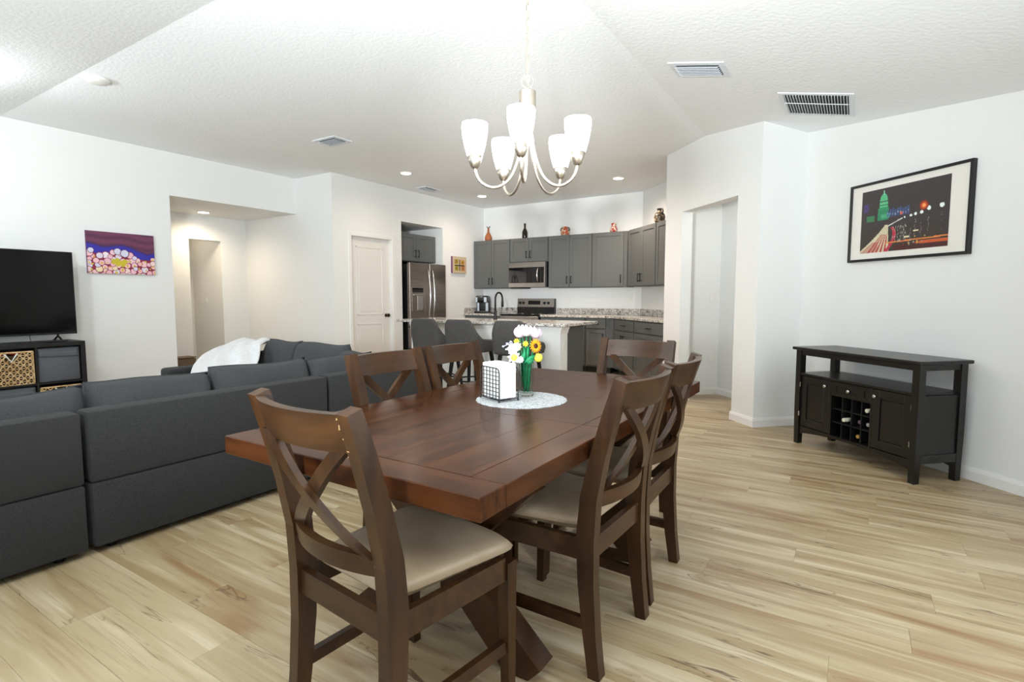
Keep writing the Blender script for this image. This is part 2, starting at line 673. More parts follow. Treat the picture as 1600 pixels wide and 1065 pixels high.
wallbox('wall_back', [((-7.0, YB - 0.12, 0), (-6.2, YB, H)), ((-3.4, YB - 0.12, 0), (-2.4, YB, H)), ((0.7, YB - 0.12, 0), (1.3, YB, H)),
                      ((-6.2, YB - 0.12, 2.1), (-3.4, YB, H)), ((-2.4, YB - 0.12, 2.1), (0.7, YB, H)), ((-6.2, YB - 0.12, 0), (-3.4, YB, 0.05)),
                      ((-2.4, YB - 0.12, 0), (0.7, YB, 0.1))], 'white window wall behind the dining area')
# hall nook ceiling
g = G()
g.prism([pq(4.79, -8.45), pq(5.6, -8.45), pq(5.6, -6.29), pq(4.79, -6.29)], 2.39, 2.45)
struct(g.build('ceiling_hallway', 'ceiling_paint'), 'ceiling of the narrow hallway behind the cased opening')
g = G()
g.prism([pq(4.785, -6.45), pq(5.605, -6.45), pq(5.605, -6.30), pq(4.785, -6.30)], 0, 2.6)
struct(g.build('wall_hallway', 'wall_paint'), 'end wall of the narrow hallway')

# vaulted ceiling: flat field with slopes to the right and to the back wall
g = G()
zs = lambda x: H - PITCH * (x - CX)
yx = CY - (1.32 - CX)
pts = {'a': (-6.99, CY, H), 'b': (CX, CY, H), 'c': (CX, 8.68, H), 'd': (-6.99, 8.68, H),
       'e': (1.32, yx, zs(1.32)), 'f': (1.32, 8.68, zs(1.32)),
       'h': (-6.99, YB - 0.13, H - PITCH * (CY - YB + 0.13)), 'i': (1.32, YB - 0.13, H - PITCH * (CY - YB + 0.13))}
bmv = {k: g.bm.verts.new(v) for k, v in pts.items()}
for f in ('abcd', 'befc', 'ahieb'):
    pass
g.bm.faces.new([bmv[k] for k in 'abcd'])
g.bm.faces.new([bmv[k] for k in 'befc'])
ih = CX + (CY - (YB - 0.13))
g.bm.faces.new([bmv['a'], bmv['h'], g.bm.verts.new((1.32, YB - 0.13, H - PITCH * (CY - YB + 0.13))), bmv['e'], bmv['b']])
g.bm.verts.remove(bmv['i'])
bmesh.ops.recalc_face_normals(g.bm, faces=g.bm.faces)
for f in g.bm.faces:
    if f.normal.z > 0:
        f.normal_flip()
ceil = struct(g.build('ceiling', 'ceiling_paint'), 'white textured vaulted ceiling over kitchen, living and dining areas')
sol = ceil.modifiers.new('thickness', 'SOLIDIFY')
sol.thickness = 0.10
sol.offset = -1.0


# baseboards
def baseboard(name, pts, label, h=0.085, t=0.014):
    g = G()
    prof = [(0, 0), (t, 0), (t, h * 0.72), (t * 0.45, h), (0, h)]
    for (a, b) in pts:
        a, b = Vector((*a, 0)), Vector((*b, 0))
        d = (b - a).normalized()
        n = Vector((d.y, -d.x, 0))          # to the right of travel = into the room
        rings = [[p + n * x + Vector((0, 0, z)) for x, z in prof] for p in (a - d * 0.012, b + d * 0.012)]
        g.loft(rings)
    return struct(g.build(name, 'trim_paint'), label)


baseboard('baseboard_right', [(pq(5.26, QE + 0.02), pq(5.26, -2.9))], 'white baseboard along the wall behind the black sideboard')
baseboard('baseboard_doorway', [(pq(4.6, -8.57), pq(4.6, QL)), (pq(4.6, QR), pq(4.6, QE)), (pq(4.6, QE), pq(5.24, QE))],
          'white baseboard around the corner beside the cased opening')
baseboard('baseboard_hallway', [(pq(4.6, QL), pq(4.78, QL)), (pq(4.78, -8.45), pq(5.58, -8.45)), (pq(5.6, -8.44), pq(5.6, -6.45))],
          'white baseboard inside the narrow hallway')
baseboard('baseboard_pantry', [((-6.09, 6.15), (-6.09, 6.31))], 'white baseboard between pantry door and fridge niche')
baseboard('baseboard_left', [((-6.86, 2.3), (-6.86, 3.27))], 'white baseboard below the colourful painting')

# windows behind the camera
for i, (xa, xb, za) in enumerate(((-6.2, -3.4, 0.05), (-2.4, 0.7, 0.1))):
    g = G()
    f = 0.06
    g.box((xa, YB - 0.1, za), (xa + f, YB - 0.04, 2.1))
    g.box((xb - f, YB - 0.1, za), (xb, YB - 0.04, 2.1))
    g.box((xa + f, YB - 0.1, 2.1 - f), (xb - f, YB - 0.04, 2.1))
    g.box((xa + f, YB - 0.1, za), (xb - f, YB - 0.04, za + f))
    xm = (xa + xb) / 2
    g.box((xm - 0.03, YB - 0.1, za + f), (xm + 0.03, YB - 0.04, 2.1 - f))
    struct(g.build('window_%d' % (i + 1), 'trim_paint'), 'white frame of the %s' % ('sliding glass door' if i == 0 else 'dining window'))

# ------------------------------------------------------------------ pantry door
door = bpy.data.objects.new('door_1', None)
C.objects.link(door)
door.location = (-6.09, 5.30, 0)
struct(door, 'white two panel pantry door with a round dark knob')
W, HD = 0.79, 2.085
g = G()
g.box((-0.075, 0.004, 0.01), (-0.052, W - 0.004, HD - 0.004))
st = 0.105


def panel_ring(g, y0, y1, z0, z1, x=-0.052):
    # raised moulding ring and field of a moulded door panel
    for (a, b) in (((y0, z0), (y1, z0 + 0.018)), ((y0, z1 - 0.018), (y1, z1)), ((y0, z0), (y0 + 0.018, z1)), ((y1 - 0.018, z0), (y1, z1))):
        g.box((x - 0.004, a[0], a[1]), (x + 0.007, b[0], b[1]), 0.003)
    g.box((x - 0.004, y0 + 0.05, z0 + 0.05), (x + 0.004, y1 - 0.05, z1 - 0.05), 0.003)


panel_ring(g, 0.125, 0.64, 0.945, 1.95)
panel_ring(g, 0.125, 0.64, 0.22, 0.82)
leaf = g.build('door_leaf', 'door_paint', door)
g = G()
Mx = Matrix.Translation((-0.052, 0.70, 0.93)) @ Matrix.Rotation(R(90), 4, 'Y')
g.lathe([(0.027, 0), (0.027, 0.006), (0.011, 0.010), (0.011, 0.032), (0.026, 0.042), (0.030, 0.055), (0.024, 0.068), (0.004, 0.072)], 20, M=Mx)
g.build('knob', 'bronze', door, angle=40)
for z in (0.25, 1.06, 1.84):
    g = G()
    g.box((-0.052, 0.004, z), (-0.044, 0.03, z + 0.09), 0.002)
    g.tube([(-0.042, 0.006, z), (-0.042, 0.006, z + 0.09)], 0.005, 8)
    g.build('hinge', 'nickel', door)
g = G()
for a, b in (((0, -0.062, 0), (0.014, 0.0, HD + 0.06)), ((0, W, 0), (0.014, W + 0.062, HD + 0.06)), ((0, 0.0, HD), (0.014, W, HD + 0.06))):
    g.box(a, b, 0.004)
for a, b in (((-0.12, -0.0, 0), (0.0, 0.003, HD)), ((-0.12, W - 0.003, 0), (0.0, W, HD)), ((-0.12, 0, HD - 0.003), (0, W, HD))):
    g.box(a, b)
o = g.build('trim_1', 'trim_paint', loc=(-6.09, 5.30, 0))
struct(o, 'white casing around the pantry door')


# ------------------------------------------------------------------ switches and outlets
def plate(name, label, loc, rz, gangs=1, kind='switch'):
    t = thing(name, label, kind, loc, rz)
    wd = 0.07 + 0.046 * (gangs - 1)
    g = G()
    g.box((-wd / 2, -0.006, -0.057), (wd / 2, 0, 0.057), 0.002)
    g.build('cover_plate', 'white_plastic', t)
    for k in range(gangs):
        x = (k - (gangs - 1) / 2) * 0.046
        g = G()
        if kind == 'switch':
            g.box((x - 0.016, -0.010, -0.033), (x + 0.016, -0.004, 0.033), 0.002)
            g.build('rocker', 'trim_paint', t)
        else:
            for s in (-1, 1):
                g.box((x - 0.015, -0.009, s * 0.021 - 0.014), (x + 0.015, -0.004, s * 0.021 + 0.014), 0.003)
            g.build('socket', 'trim_paint', t)
    return t


plate('switch_plate', 'white switch plate on the return wall, nearer the side hall', (-6.75, 4.98, 1.165), 0, 2)
plate('switch_plate', 'white switch plate on the return wall, nearer the pantry corner', (-6.30, 4.98, 1.155), 0, 1)
plate('switch_plate', 'wide white switch plate seen through the doorway of the side hall', (-8.66, 4.576, 1.17), 0, 3)
plate('switch_plate', 'white switch plate in the narrow hallway behind the cased opening', (*pq(5.46, -8.45), 1.20), 45, 1)
plate('wall_outlet', 'white outlet low on the wall of the narrow hallway', (*pq(5.46, -8.45), 0.45), 45, 1, 'outlet')
plate('wall_outlet', 'white outlet on the kitchen wall right of the range', (-4.26, 8.55, 1.16), 0, 1, 'outlet')
plate('wall_outlet', 'white outlet on the kitchen wall near the diagonal corner', (-3.13, 8.55, 1.16), 0, 1, 'outlet')


# ------------------------------------------------------------------ pictures
def raster(name, arr, x0, x1, z0, z1, yf, parent):
    """arr [rows from top][cols] of linear rgb as a printed sheet at local y = yf, facing -y"""
    h, wd, _ = arr.shape
    xs = np.linspace(x0, x1, wd + 1)
    zs_ = np.linspace(z1, z0, h + 1)
    X, Z = np.meshgrid(xs, zs_)
    V = np.stack([X, np.full_like(X, yf), Z], -1).reshape(-1, 3)
    i = np.arange(h)[:, None] * (wd + 1) + np.arange(wd)[None, :]
    F = np.stack([i, i + wd + 1, i + wd + 2, i + 1], -1).reshape(-1, 4)
    me = bpy.data.meshes.new(name)
    me.from_pydata(V.tolist(), [], F.tolist())
    at = me.color_attributes.new('print', 'FLOAT_COLOR', 'CORNER')
    col = np.ones((h * wd, 4, 4), np.float32)
    col[:, :, :3] = arr.reshape(-1, 1, 3)
    at.data.foreach_set('color', col.ravel())
    me.materials.append(MATS['printed_picture'])
    o = bpy.data.objects.new(name, me)
    C.objects.link(o)
    o.parent = parent
    return o


def npl(h):
    return np.array(lin(h))


# painting of bubbles on the television wall (local -y faces the room: rz=90 turns -y to +x)
t = thing('canvas_painting', 'unframed purple painting of pink and yellow bubbles on the television wall', 'painting', (-6.858, 2.74, 1.46), 90)
g = G()
g.box((-0.325, -0.022, 0), (0.325, 0, 0.447), 0.002)
g.build('canvas', 'canvas_edge', t)
hh, ww = 110, 160
yy, xx = np.mgrid[0:hh, 0:ww]
u, v = xx / ww, yy / hh
arr = np.zeros((hh, ww, 3))
wave = np.interp(u, [0, 0.1, 0.22, 0.35, 0.5, 0.62, 0.75, 0.88, 1.0], [0.28, 0.31, 0.37, 0.34, 0.30, 0.34, 0.43, 0.50, 0.45])
band = (v - 0.5 * wave) * 34
s = 0.5 + 0.5 * np.sin(band)
arr[:] = npl('#572a48')[None, None] * (1 - s[..., None]) + npl('#6f3856')[None, None] * s[..., None]
arr[v > wave - 0.03] = npl('#3d2468')
arr[v > wave + 0.01] = npl('#2f2ba0')
topc = lambda x: float(np.interp(x, [0, 0.12, 0.25, 0.42, 0.55, 0.65, 0.78, 0.9, 1.0], [0.42, 0.50, 0.46, 0.40, 0.44, 0.49, 0.60, 0.60, 0.54]))
tline = np.interp(u, [0, 0.12, 0.25, 0.42, 0.55, 0.65, 0.78, 0.9, 1.0], [0.44, 0.52, 0.50, 0.46, 0.50, 0.53, 0.62, 0.63, 0.56])
arr[v > tline] = npl('#8a1f3f')
rng = np.random.RandomState(11)
cols = ['#ecc7d0', '#f0c3c8', '#dfd6e6', '#efd3d2', '#e9b9c6', '#d7d3ea', '#ecd9b0', '#e8b0ba', '#e9e0ea']
done = []
for k in range(900):
    cx, cy = rng.rand(), rng.rand() * 0.7 + 0.36
    r = rng.uniform(0.055, 0.095)
    if cy - r * 0.6 < topc(cx):
        continue
    if any(math.hypot((cx - a) * 1.45, cy - b) < (r + c) * 0.62 for a, b, c in done):
        continue
    done.append((cx, cy, r))
    d = np.hypot((u - cx) * 1.45, v - cy)
    arr[d < r] = npl('#861c3c')
    arr[d < r * 0.82] = npl(cols[rng.randint(len(cols))])
    if rng.rand() < 0.3:
        arr[np.hypot((u - cx) * 1.45, v - cy - 0.01) < r * 0.38] = npl('#d8b24a')
for k in range(30):
    cx, cy = rng.rand(), rng.uniform(0.60, 0.92)
    d = np.hypot((u - cx) * 1.45, v - cy)
    arr[d < rng.uniform(0.012, 0.024)] = npl('#dba02c' if k % 2 else '#c9c043')
for cx, cy in ((0.37, 0.71), (0.42, 0.67), (0.47, 0.72), (0.53, 0.69), (0.43, 0.76), (0.50, 0.77)):
    arr[np.hypot((u - cx) * 1.45, v - cy) < 0.055] = npl('#c9b730')
for cx, cy, r in ((0.43, 0.45, 0.085), (0.535, 0.49, 0.10), (0.05, 0.45, 0.07)):
    d = np.hypot((u - cx) * 1.45, v - cy)
    arr[d < r] = npl('#4a1f45')
    arr[d < r * 0.84] = npl('#d9d6ea')
raster('painted_face', arr, -0.324, 0.324, 0.001, 0.446, -0.0235, t)

# small square canvas by the kitchen
t = thing('canvas_painting', 'small tan canvas with a dark cross beside the kitchen cabinets', 'painting', (-6.088, 7.74, 1.64), 90)
g = G()
g.box((-0.20, -0.035, 0), (0.20, 0, 0.295), 0.002)
g.build('canvas', 'canvas_edge', t)
hh, ww = 60, 80
yy, xx = np.mgrid[0:hh, 0:ww]
u, v = xx / ww, yy / hh
arr = np.zeros((hh, ww, 3))
arr[:] = npl('#c8b394')
for cx, cy, c in ((0.26, 0.30, '#a08a3a'), (0.72, 0.33, '#c08a3a'), (0.28, 0.70, '#9a9238'), (0.74, 0.70, '#b5764a')):
    arr[(np.abs(u - cx) < 0.13) & (np.abs(v - cy) < 0.14)] = npl(c)
    arr[np.hypot(u - cx, (v - cy) * 0.8) < 0.06] = npl('#8f6a2c')
arr[(np.abs(v - 0.52) < 0.035) & (u > 0.14) & (u < 0.86)] = npl('#2b1a10')
arr[(np.abs(u - 0.5) < 0.03) & (v > 0.18) & (v < 0.84)] = npl('#2b1a10')
raster('painted_face', arr, -0.199, 0.199, 0.001, 0.294, -0.0365, t)

# framed night photograph
fu = (-5.361 / math.sqrt(2) + -4.0 / math.sqrt(2)) / 2
fu0, fu1 = (-0.051 - 5.31) * S2, (0.629 - 4.631) * S2
fw, fh = fu1 - fu0, 0.615
loc = uv45((fu0 + fu1) / 2, 5.26 * S2 - 0.002, 1.487)
t = thing('framed_photograph', 'black framed photograph of a city at night above the sideboard', 'picture', loc, -45)
g = G()
fr = 0.02
for a, b in (((-fw / 2, 0), (-fw / 2 + fr, fh)), ((fw / 2 - fr, 0), (fw / 2, fh)), ((-fw / 2 + fr, 0), (fw / 2 - fr, fr)), ((-fw / 2 + fr, fh - fr), (fw / 2 - fr, fh))):
    g.box((a[0], -0.034, a[1]), (b[0], 0, b[1]), 0.0015)
g.build('frame', 'frame_black', t)
g = G()
g.box((-fw / 2 + fr, -0.022, fr), (fw / 2 - fr, -0.004, fh - fr))
g.build('mat_board', 'mat_board', t)
hh, ww = 110, 170
yy, xx = np.mgrid[0:hh, 0:ww]
u, v = xx / ww, yy / hh
arr = np.zeros((hh, ww, 3))
arr[:] = npl('#3b3536')


def put(mask, c, a=1.0):
    arr[mask] = arr[mask] * (1 - a) + npl(c) * a


put((v > 0.60), '#39322f')
rng = np.random.RandomState(3)
# green lit dome
put((np.abs(u - 0.275) < 0.066) & (v > 0.30) & (v < 0.50), '#2f8f62')
put((np.abs(u - 0.30) < 0.05) & (v > 0.40) & (v < 0.47), '#57b48a')
for q in range(7):
    put((np.abs(u - 0.222 - q * 0.018) < 0.003) & (v > 0.33) & (v < 0.50), '#1f6a4a')
put((np.abs(u - 0.275) < 0.050) & (v > 0.20) & (v < 0.30), '#5fb985')
put((np.hypot((u - 0.275) / 0.047, (v - 0.20) / 0.12) < 1) & (v < 0.20), '#56b482')
put((np.abs(u - 0.275) < 0.006) & (v > 0.03) & (v < 0.1), '#8fe0b0')
for vv in (0.21, 0.26, 0.30):
    put((np.abs(u - 0.275) < 0.054) & (np.abs(v - vv) < 0.008), '#2c7a55')
put((np.abs(u - 0.12) < 0.05) & (v > 0.40) & (v < 0.50), '#3c8a5c', 0.7)
for k in range(9):
    cx = 0.33 + k * 0.03
    put((np.abs(u - cx) < 0.012) & (v > 0.36 - 0.015 * (k % 3)) & (v < 0.46), '#3f5584', 0.8)
    put((np.abs(u - cx) < 0.004) & (np.abs(v - 0.40 - 0.01 * (k % 4)) < 0.012), '#9fb4d8', 0.9)
for k in range(5):
    put((np.abs(u - 0.03 - 0.012 * k) < 0.006) & (v > 0.2) & (v < 0.34), '#4b3c78', 0.8)
# trail of headlights (cream) and tail lights (red) curving to the lower left
tt = (v - 0.58) / 0.42
cl = 0.30 - 0.34 * np.clip(tt, 0, 1) ** 1.2
cr = 0.34 + 0.02 * np.clip(tt, 0, 1)
road = (tt > 0) & (u > cl) & (u < cr)
put(road, '#c9c2a2')
for k in range(7):
    a = 0.10 + 0.13 * k
    c = cl + (cr - cl) * a
    put(road & (tt > 0.35) & (np.abs(u - c) < 0.012 * tt), '#b02a33' if k > 1 else '#d6d0b2')
put((tt > 0.1) & (np.abs(u - (0.37 + 0.05 * np.sin(tt * 4))) < 0.02), '#b03047')
put((tt > 0.6) & (u > cl + 0.03) & (u < 0.22), '#a92630', 0.5)
# bridge of lamps and their reflections
for k, cx in enumerate((0.50, 0.53, 0.60, 0.65, 0.715, 0.79, 0.92)):
    cy = 0.49 - 0.012 * k - (0.03 if k > 4 else 0) + 0.02
    put(np.hypot((u - cx) * 1.5, v - cy) < (0.010 + 0.0042 * k), '#e6f2ee')
    for q in range(14):
        put((np.abs(u - cx - 0.006 * math.sin(q)) < 0.004) & (np.abs(v - cy - 0.08 - q * 0.02) < 0.006), '#9a958f', 0.7 if rng.rand() < 0.6 else 0)
for k in range(18):
    cx = 0.34 + 0.16 * k / 18
    put(np.hypot((u - cx) * 1.5, v - (0.60 - 0.09 * k / 18)) < 0.009, '#d6d6d0')
for k in range(6):
    cx = 0.40 + 0.03 * k
    for q in range(12):
        put((np.abs(u - cx - 0.006 * math.sin(q * 1.3 + k)) < 0.004) & (np.abs(v - 0.62 - q * 0.022) < 0.008), '#b3b2a8', 0.8 if rng.rand() < 0.7 else 0)
d = np.hypot((u - 0.735) * 1.5, v - 0.37)
put(d < 0.075, '#7a2a18', 0.8)
put(d < 0.055, '#c04a22')
put(d < 0.028, '#f2a25a')
put(np.hypot((u - 0.49) * 1.5, v - 0.43) < 0.025, '#c05a4a')
put((np.abs(v - 0.86 + 0.03 * (u - 0.4)) < 0.010) & (u > 0.32), '#d9843e')
put((v > 0.90) & (u > 0.42), '#4b1d1f', 0.8)
put((np.abs(v - 0.90) < 0.02) & (u > 0.7), '#c05a2a')
put((np.abs(u - 0.66) < 0.03) & (np.abs(v - 0.72) < 0.008), '#e9dcb6')
put((np.abs(u - 0.56) < 0.03) & (np.abs(v - 0.80) < 0.010), '#d8d0a4')
for k in range(26):
    cx = rng.uniform(0.45, 0.98)
    put(np.hypot((u - cx) * 1.5, v - rng.uniform(0.80, 0.92)) < rng.uniform(0.006, 0.016), rng.choice(['#c0402a', '#d9a24a', '#9fb0a2', '#8a2a2a']), 0.8)
pwid, phgt = fw * 0.735, fh * 0.785
raster('photo_print', arr, -pwid / 2 - 0.016, pwid / 2 - 0.016, fh / 2 - phgt / 2, fh / 2 + phgt / 2, -0.0235, t)

# ------------------------------------------------------------------ ceiling fittings
def recessed(loc, label):
    t = thing('recessed_light', label, 'ceiling light', loc, 0, 'recessed ceiling lights')
    g = G()
    g.lathe([(0.070, 0.0), (0.088, 0.0), (0.088, -0.006), (0.072, -0.010), (0.068, -0.004)], 28, cap=False)
    g.build('trim_ring', 'white_plastic', t, angle=40)
    g = G()
    g.lathe([(0.070, -0.001), (0.070, -0.0045)], 28)
    g.build('lens', 'led_disc', t)


recessed((-5.26, 5.56, 2.899), 'lit round recessed ceiling light nearest the pantry wall corner')
recessed((-5.36, 7.48, 2.899), 'lit round recessed ceiling light over the range, left in the kitchen')
recessed((-2.93, 7.42, 2.899), 'lit round recessed ceiling light over the diagonal kitchen cabinets')
recessed((-2.93, 5.56, 2.899), 'recessed ceiling light added unseen behind the chandelier to brighten the kitchen')
recessed((-7.78, 4.15, 2.399), 'lit round recessed light in the side hall ceiling')
t = thing('smoke_detector', 'round white disc on the ceiling left of the chandelier', 'smoke detector', (-5.07, 1.93, 2.899))
g = G()
g.lathe([(0.085, 0), (0.085, -0.010), (0.07, -0.024), (0.03, -0.028), (0.003, -0.028)], 28)
g.build('housing', 'white_plastic', t, angle=40)


def vent(label, M, lx, ly, mode, rims=0.045):
    """grille on the ceiling; M places its local frame, local -z faces down. slats run along x"""
    t = bpy.data.objects.new('ceiling_vent', None)
    C.objects.link(t)
    t.matrix_world = M
    tag(t, label, 'vent')
    f = rims
    g = G()
    for a, b in (((-lx / 2, -ly / 2), (lx / 2, -ly / 2 + f)), ((-lx / 2, ly / 2 - f), (lx / 2, ly / 2)),
                 ((-lx / 2, -ly / 2 + f), (-lx / 2 + f, ly / 2 - f)), ((lx / 2 - f, -ly / 2 + f), (lx / 2, ly / 2 - f))):
        g.box((a[0], a[1], -0.004), (b[0], b[1], 0.004), 0.0015)
    g.build('rim', 'vent_white', t)
    g = G()
    g.box((-lx / 2 + f, -ly / 2 + f, 0.001), (lx / 2 - f, ly / 2 - f, 0.004))
    g.build('backing', 'vent_shade', t)  # black sheet painted as the shade in the duct behind the slats
    if mode == 'supply':
        n = 6
        for k in range(n):
            yk = -ly / 2 + f + (k + 0.5) * (ly - 2 * f) / n
            g = G()
            Mk = Matrix.Translation((0, yk, -0.009)) @ Matrix.Rotation(R(32), 4, 'X')
            g.box((-lx / 2 + f, -0.023, -0.0015), (lx / 2 - f, 0.023, 0.0015), M=Mk)
            g.build('slat', 'vent_white', t)
    else:
        n = 22
        for k in range(n):
            xk = -lx / 2 + f + (k + 0.5) * (lx - 2 * f) / n
            g = G()
            Mk = Matrix.Translation((xk, 0, -0.006))
            g.box((-0.0016, -ly / 2 + f, -0.006), (0.0016, ly / 2 - f, 0.006), M=Mk)
            g.build('slat', 'vent_white', t)
        for q in (-0.13,):
            g = G()
            g.box((-lx / 2 + f, q * ly - 0.006, -0.016), (lx / 2 - f, q * ly + 0.006, -0.012))
            g.build('cross_bar', 'vent_white', t)
    return t


tilt = Matrix.Rotation(math.atan(PITCH), 4, 'Y')
vent('white louvred vent on the sloping ceiling above the dining table', Matrix.Translation((-1.006, 4.06, zs(-1.006) - 0.004)) @ tilt, 0.39, 0.28, 'supply')
vent('large return air grille with dark slots on the ceiling near the framed photograph', Matrix.Translation((-0.315, 4.83, zs(-0.315) - 0.004)) @ tilt, 0.50, 0.55, 'return', 0.035)
vent('white ceiling vent above the pantry corner', Matrix.Translation((-4.88, 4.02, H - 0.004)) @ Matrix.Rotation(R(0), 4, 'Z'), 0.36, 0.25, 'supply')
vent('small ceiling vent close to the fridge niche', Matrix.Translation((-5.73, 6.55, H - 0.004)) @ Matrix.Rotation(R(90), 4, 'Z'), 0.36, 0.22, 'supply')

# ------------------------------------------------------------------ kitchen cabinets
def shaker(g, x0, x1, z0, z1, yf, th=0.019, rail=0.055):
    """shaker door front in the local frame: front face at y = yf - th"""
    y0 = yf - th
    for a, b in (((x0, z0), (x0 + rail, z1)), ((x1 - rail, z0), (x1, z1)), ((x0 + rail, z0), (x1 - rail, z0 + rail)), ((x0 + rail, z1 - rail), (x1 - rail, z1))):
        g.box((a[0], y0, a[1]), (b[0], yf, b[1]), 0.0015)
    g.box((x0 + rail - 0.002, y0 + 0.009, z0 + rail - 0.002), (x1 - rail + 0.002, yf - 0.001, z1 - rail + 0.002))


def bar_handle(parent, x, z, yf, vertical=True, L=0.13):
    g = G()
    if vertical:
        g.box((x - 0.006, yf - 0.034, z - L / 2), (x + 0.006, yf - 0.024, z + L / 2), 0.002)
        for s in (-1, 1):
            g.box((x - 0.005, yf - 0.026, z + s * (L / 2 - 0.016) - 0.005), (x + 0.005, yf, z + s * (L / 2 - 0.016) + 0.005))
    else:
        g.box((x - L / 2, yf - 0.034, z - 0.006), (x + L / 2, yf - 0.024, z + 0.006), 0.002)
        for s in (-1, 1):
            g.box((x + s * (L / 2 - 0.016) - 0.005, yf - 0.026, z - 0.005), (x + s * (L / 2 - 0.016) + 0.005, yf, z + 0.005))
    return g.build('handle', 'black_metal', parent)


def cabinet(name, label, loc, rz, w, d, z0, z1, fronts, group, kick=False, fill=(0, 0)):
    """local frame: x along the wall from 0 to w, back at y=0, front at y=-d. fronts: (kind, xa, xb, za, zb, handle side)"""
    t = thing(name, label, 'cabinet', loc, rz, group)
    g = G()
    zb = z0 + (0.10 if kick else 0)
    g.box((0.001, -d, zb), (w - 0.001, -0.002, z1))
    g.build('carcass', 'cabinet_gray', t)
    if kick:
        g = G()
        g.box((0.001, -d + 0.07, z0), (w - 0.001, -0.01, zb))
        g.build('toe_kick', 'kick_dark', t)
    for kind, xa, xb, za, zb_, hs in fronts:
        g = G()
        if kind == 'door':
            shaker(g, xa, xb, za, zb_, -d)
            dr = g.build('door', 'cabinet_panel_gray', t)
            if hs:
                hx = xa + 0.035 if hs[0] == 'l' else xb - 0.035
                hz = za + 0.12 if hs[1] == 'b' else zb_ - 0.12
                bar_handle(dr, hx, hz, -d - 0.019)
        else:
            g.box((xa, -d - 0.019, za), (xb, -d, zb_), 0.003)
            dr = g.build('drawer', 'cabinet_panel_gray', t)
            bar_handle(dr, (xa + xb) / 2, (za + zb_) / 2, -d - 0.019, False)
    return t


GU, GB = 'gray upper kitchen cabinets', 'gray base kitchen cabinets'
UB, UT = 1.37, 2.25


def two_doors(w, za, zb, at='b', m=0.012):
    c = w / 2
    return [('door', m, c - 0.003, za, zb, 'r' + at), ('door', c + 0.003, w - m, za, zb, 'l' + at)]


cabinet('upper_cabinet', 'gray two door upper cabinet at the left end of the kitchen wall', (-6.085, 8.55, 0), 0, 0.815, 0.33, UB, UT, two_doors(0.815, UB + 0.012, UT - 0.012), GU)
cabinet('upper_cabinet', 'short gray two door cabinet above the microwave', (-5.27, 8.55, 0), 0, 0.78, 0.33, 1.825, UT, two_doors(0.78, 1.837, UT - 0.012), GU)
cabinet('upper_cabinet', 'gray two door upper cabinet just right of the microwave', (-4.49, 8.55, 0), 0, 0.815, 0.33, UB, UT, two_doors(0.815, UB + 0.012, UT - 0.012), GU)
cabinet('upper_cabinet', 'gray single wide door upper cabinet at the kitchen corner', (-3.675, 8.55, 0), 0, 0.60, 0.33, UB, UT, [('door', 0.012, 0.54, UB + 0.012, UT - 0.012, 'rb')], GU)
vd = 5.6 * S2
cabinet('upper_cabinet', 'gray two door upper cabinet on the diagonal wall next to the corner', uv45(-11.20 * S2, vd), -45, 0.92, 0.33, UB, UT, two_doors(0.92, UB + 0.012, UT - 0.012), GU)
cabinet('upper_cabinet', 'gray upper cabinet on the diagonal wall, partly hidden by the doorway wall', uv45(-9.895 * S2, vd), -45, 0.92, 0.33, UB, UT, two_doors(0.92, UB + 0.012, UT - 0.012), GU)
cabinet('upper_cabinet', 'gray two door cabinet in the niche above the fridge', (-7.0 + 0.01, 6.315, 0), 90, 1.00, 0.73, 1.80, 2.255, two_doors(1.00, 1.812, 2.243), GU)

BT = 0.879


def base_fronts(w, n=2):
    f = [('drawer', 0.015, w - 0.015, 0.715, 0.862, None)]
    if n == 2:
        f += two_doors(w, 0.125, 0.695, 't', 0.015)
    else:
        f += [('door', 0.015, w - 0.015, 0.125, 0.695, 'rt')]
    return f


cabinet('base_cabinet', 'gray base cabinet left of the range under the coffee maker', (-6.085, 8.55, 0), 0, 0.80, 0.61, 0, BT, base_fronts(0.80), GB, True)
cabinet('base_cabinet', 'gray base cabinet just right of the range', (-4.485, 8.55, 0), 0, 0.83, 0.61, 0, BT, base_fronts(0.83), GB, True)
cabinet('base_cabinet', 'gray single door base cabinet before the kitchen corner', (-3.65, 8.55, 0), 0, 0.40, 0.61, 0, BT, base_fronts(0.36, 1), GB, True)
cabinet('base_cabinet', 'gray base cabinet on the diagonal wall nearest the corner', uv45(-10.94 * S2, vd), -45, 0.66, 0.61, 0, BT, base_fronts(0.66), GB, True)
cabinet('base_cabinet', 'gray base cabinet on the diagonal wall beside the doorway wall', uv45(-9.985 * S2, vd), -45, 0.95, 0.61, 0, BT, base_fronts(0.95), GB, True)
g = G()
g.prism([(-3.248, 7.94), (-3.18, 7.94), pq(4.75, -10.95), pq(4.9, -10.95), (-3.0, 8.5), (-3.248, 8.5)], 0.1, BT)
tag(g.build('corner_filler', 'cabinet_gray'), 'narrow gray filler strip in the lower kitchen corner', 'cabinet', GB)

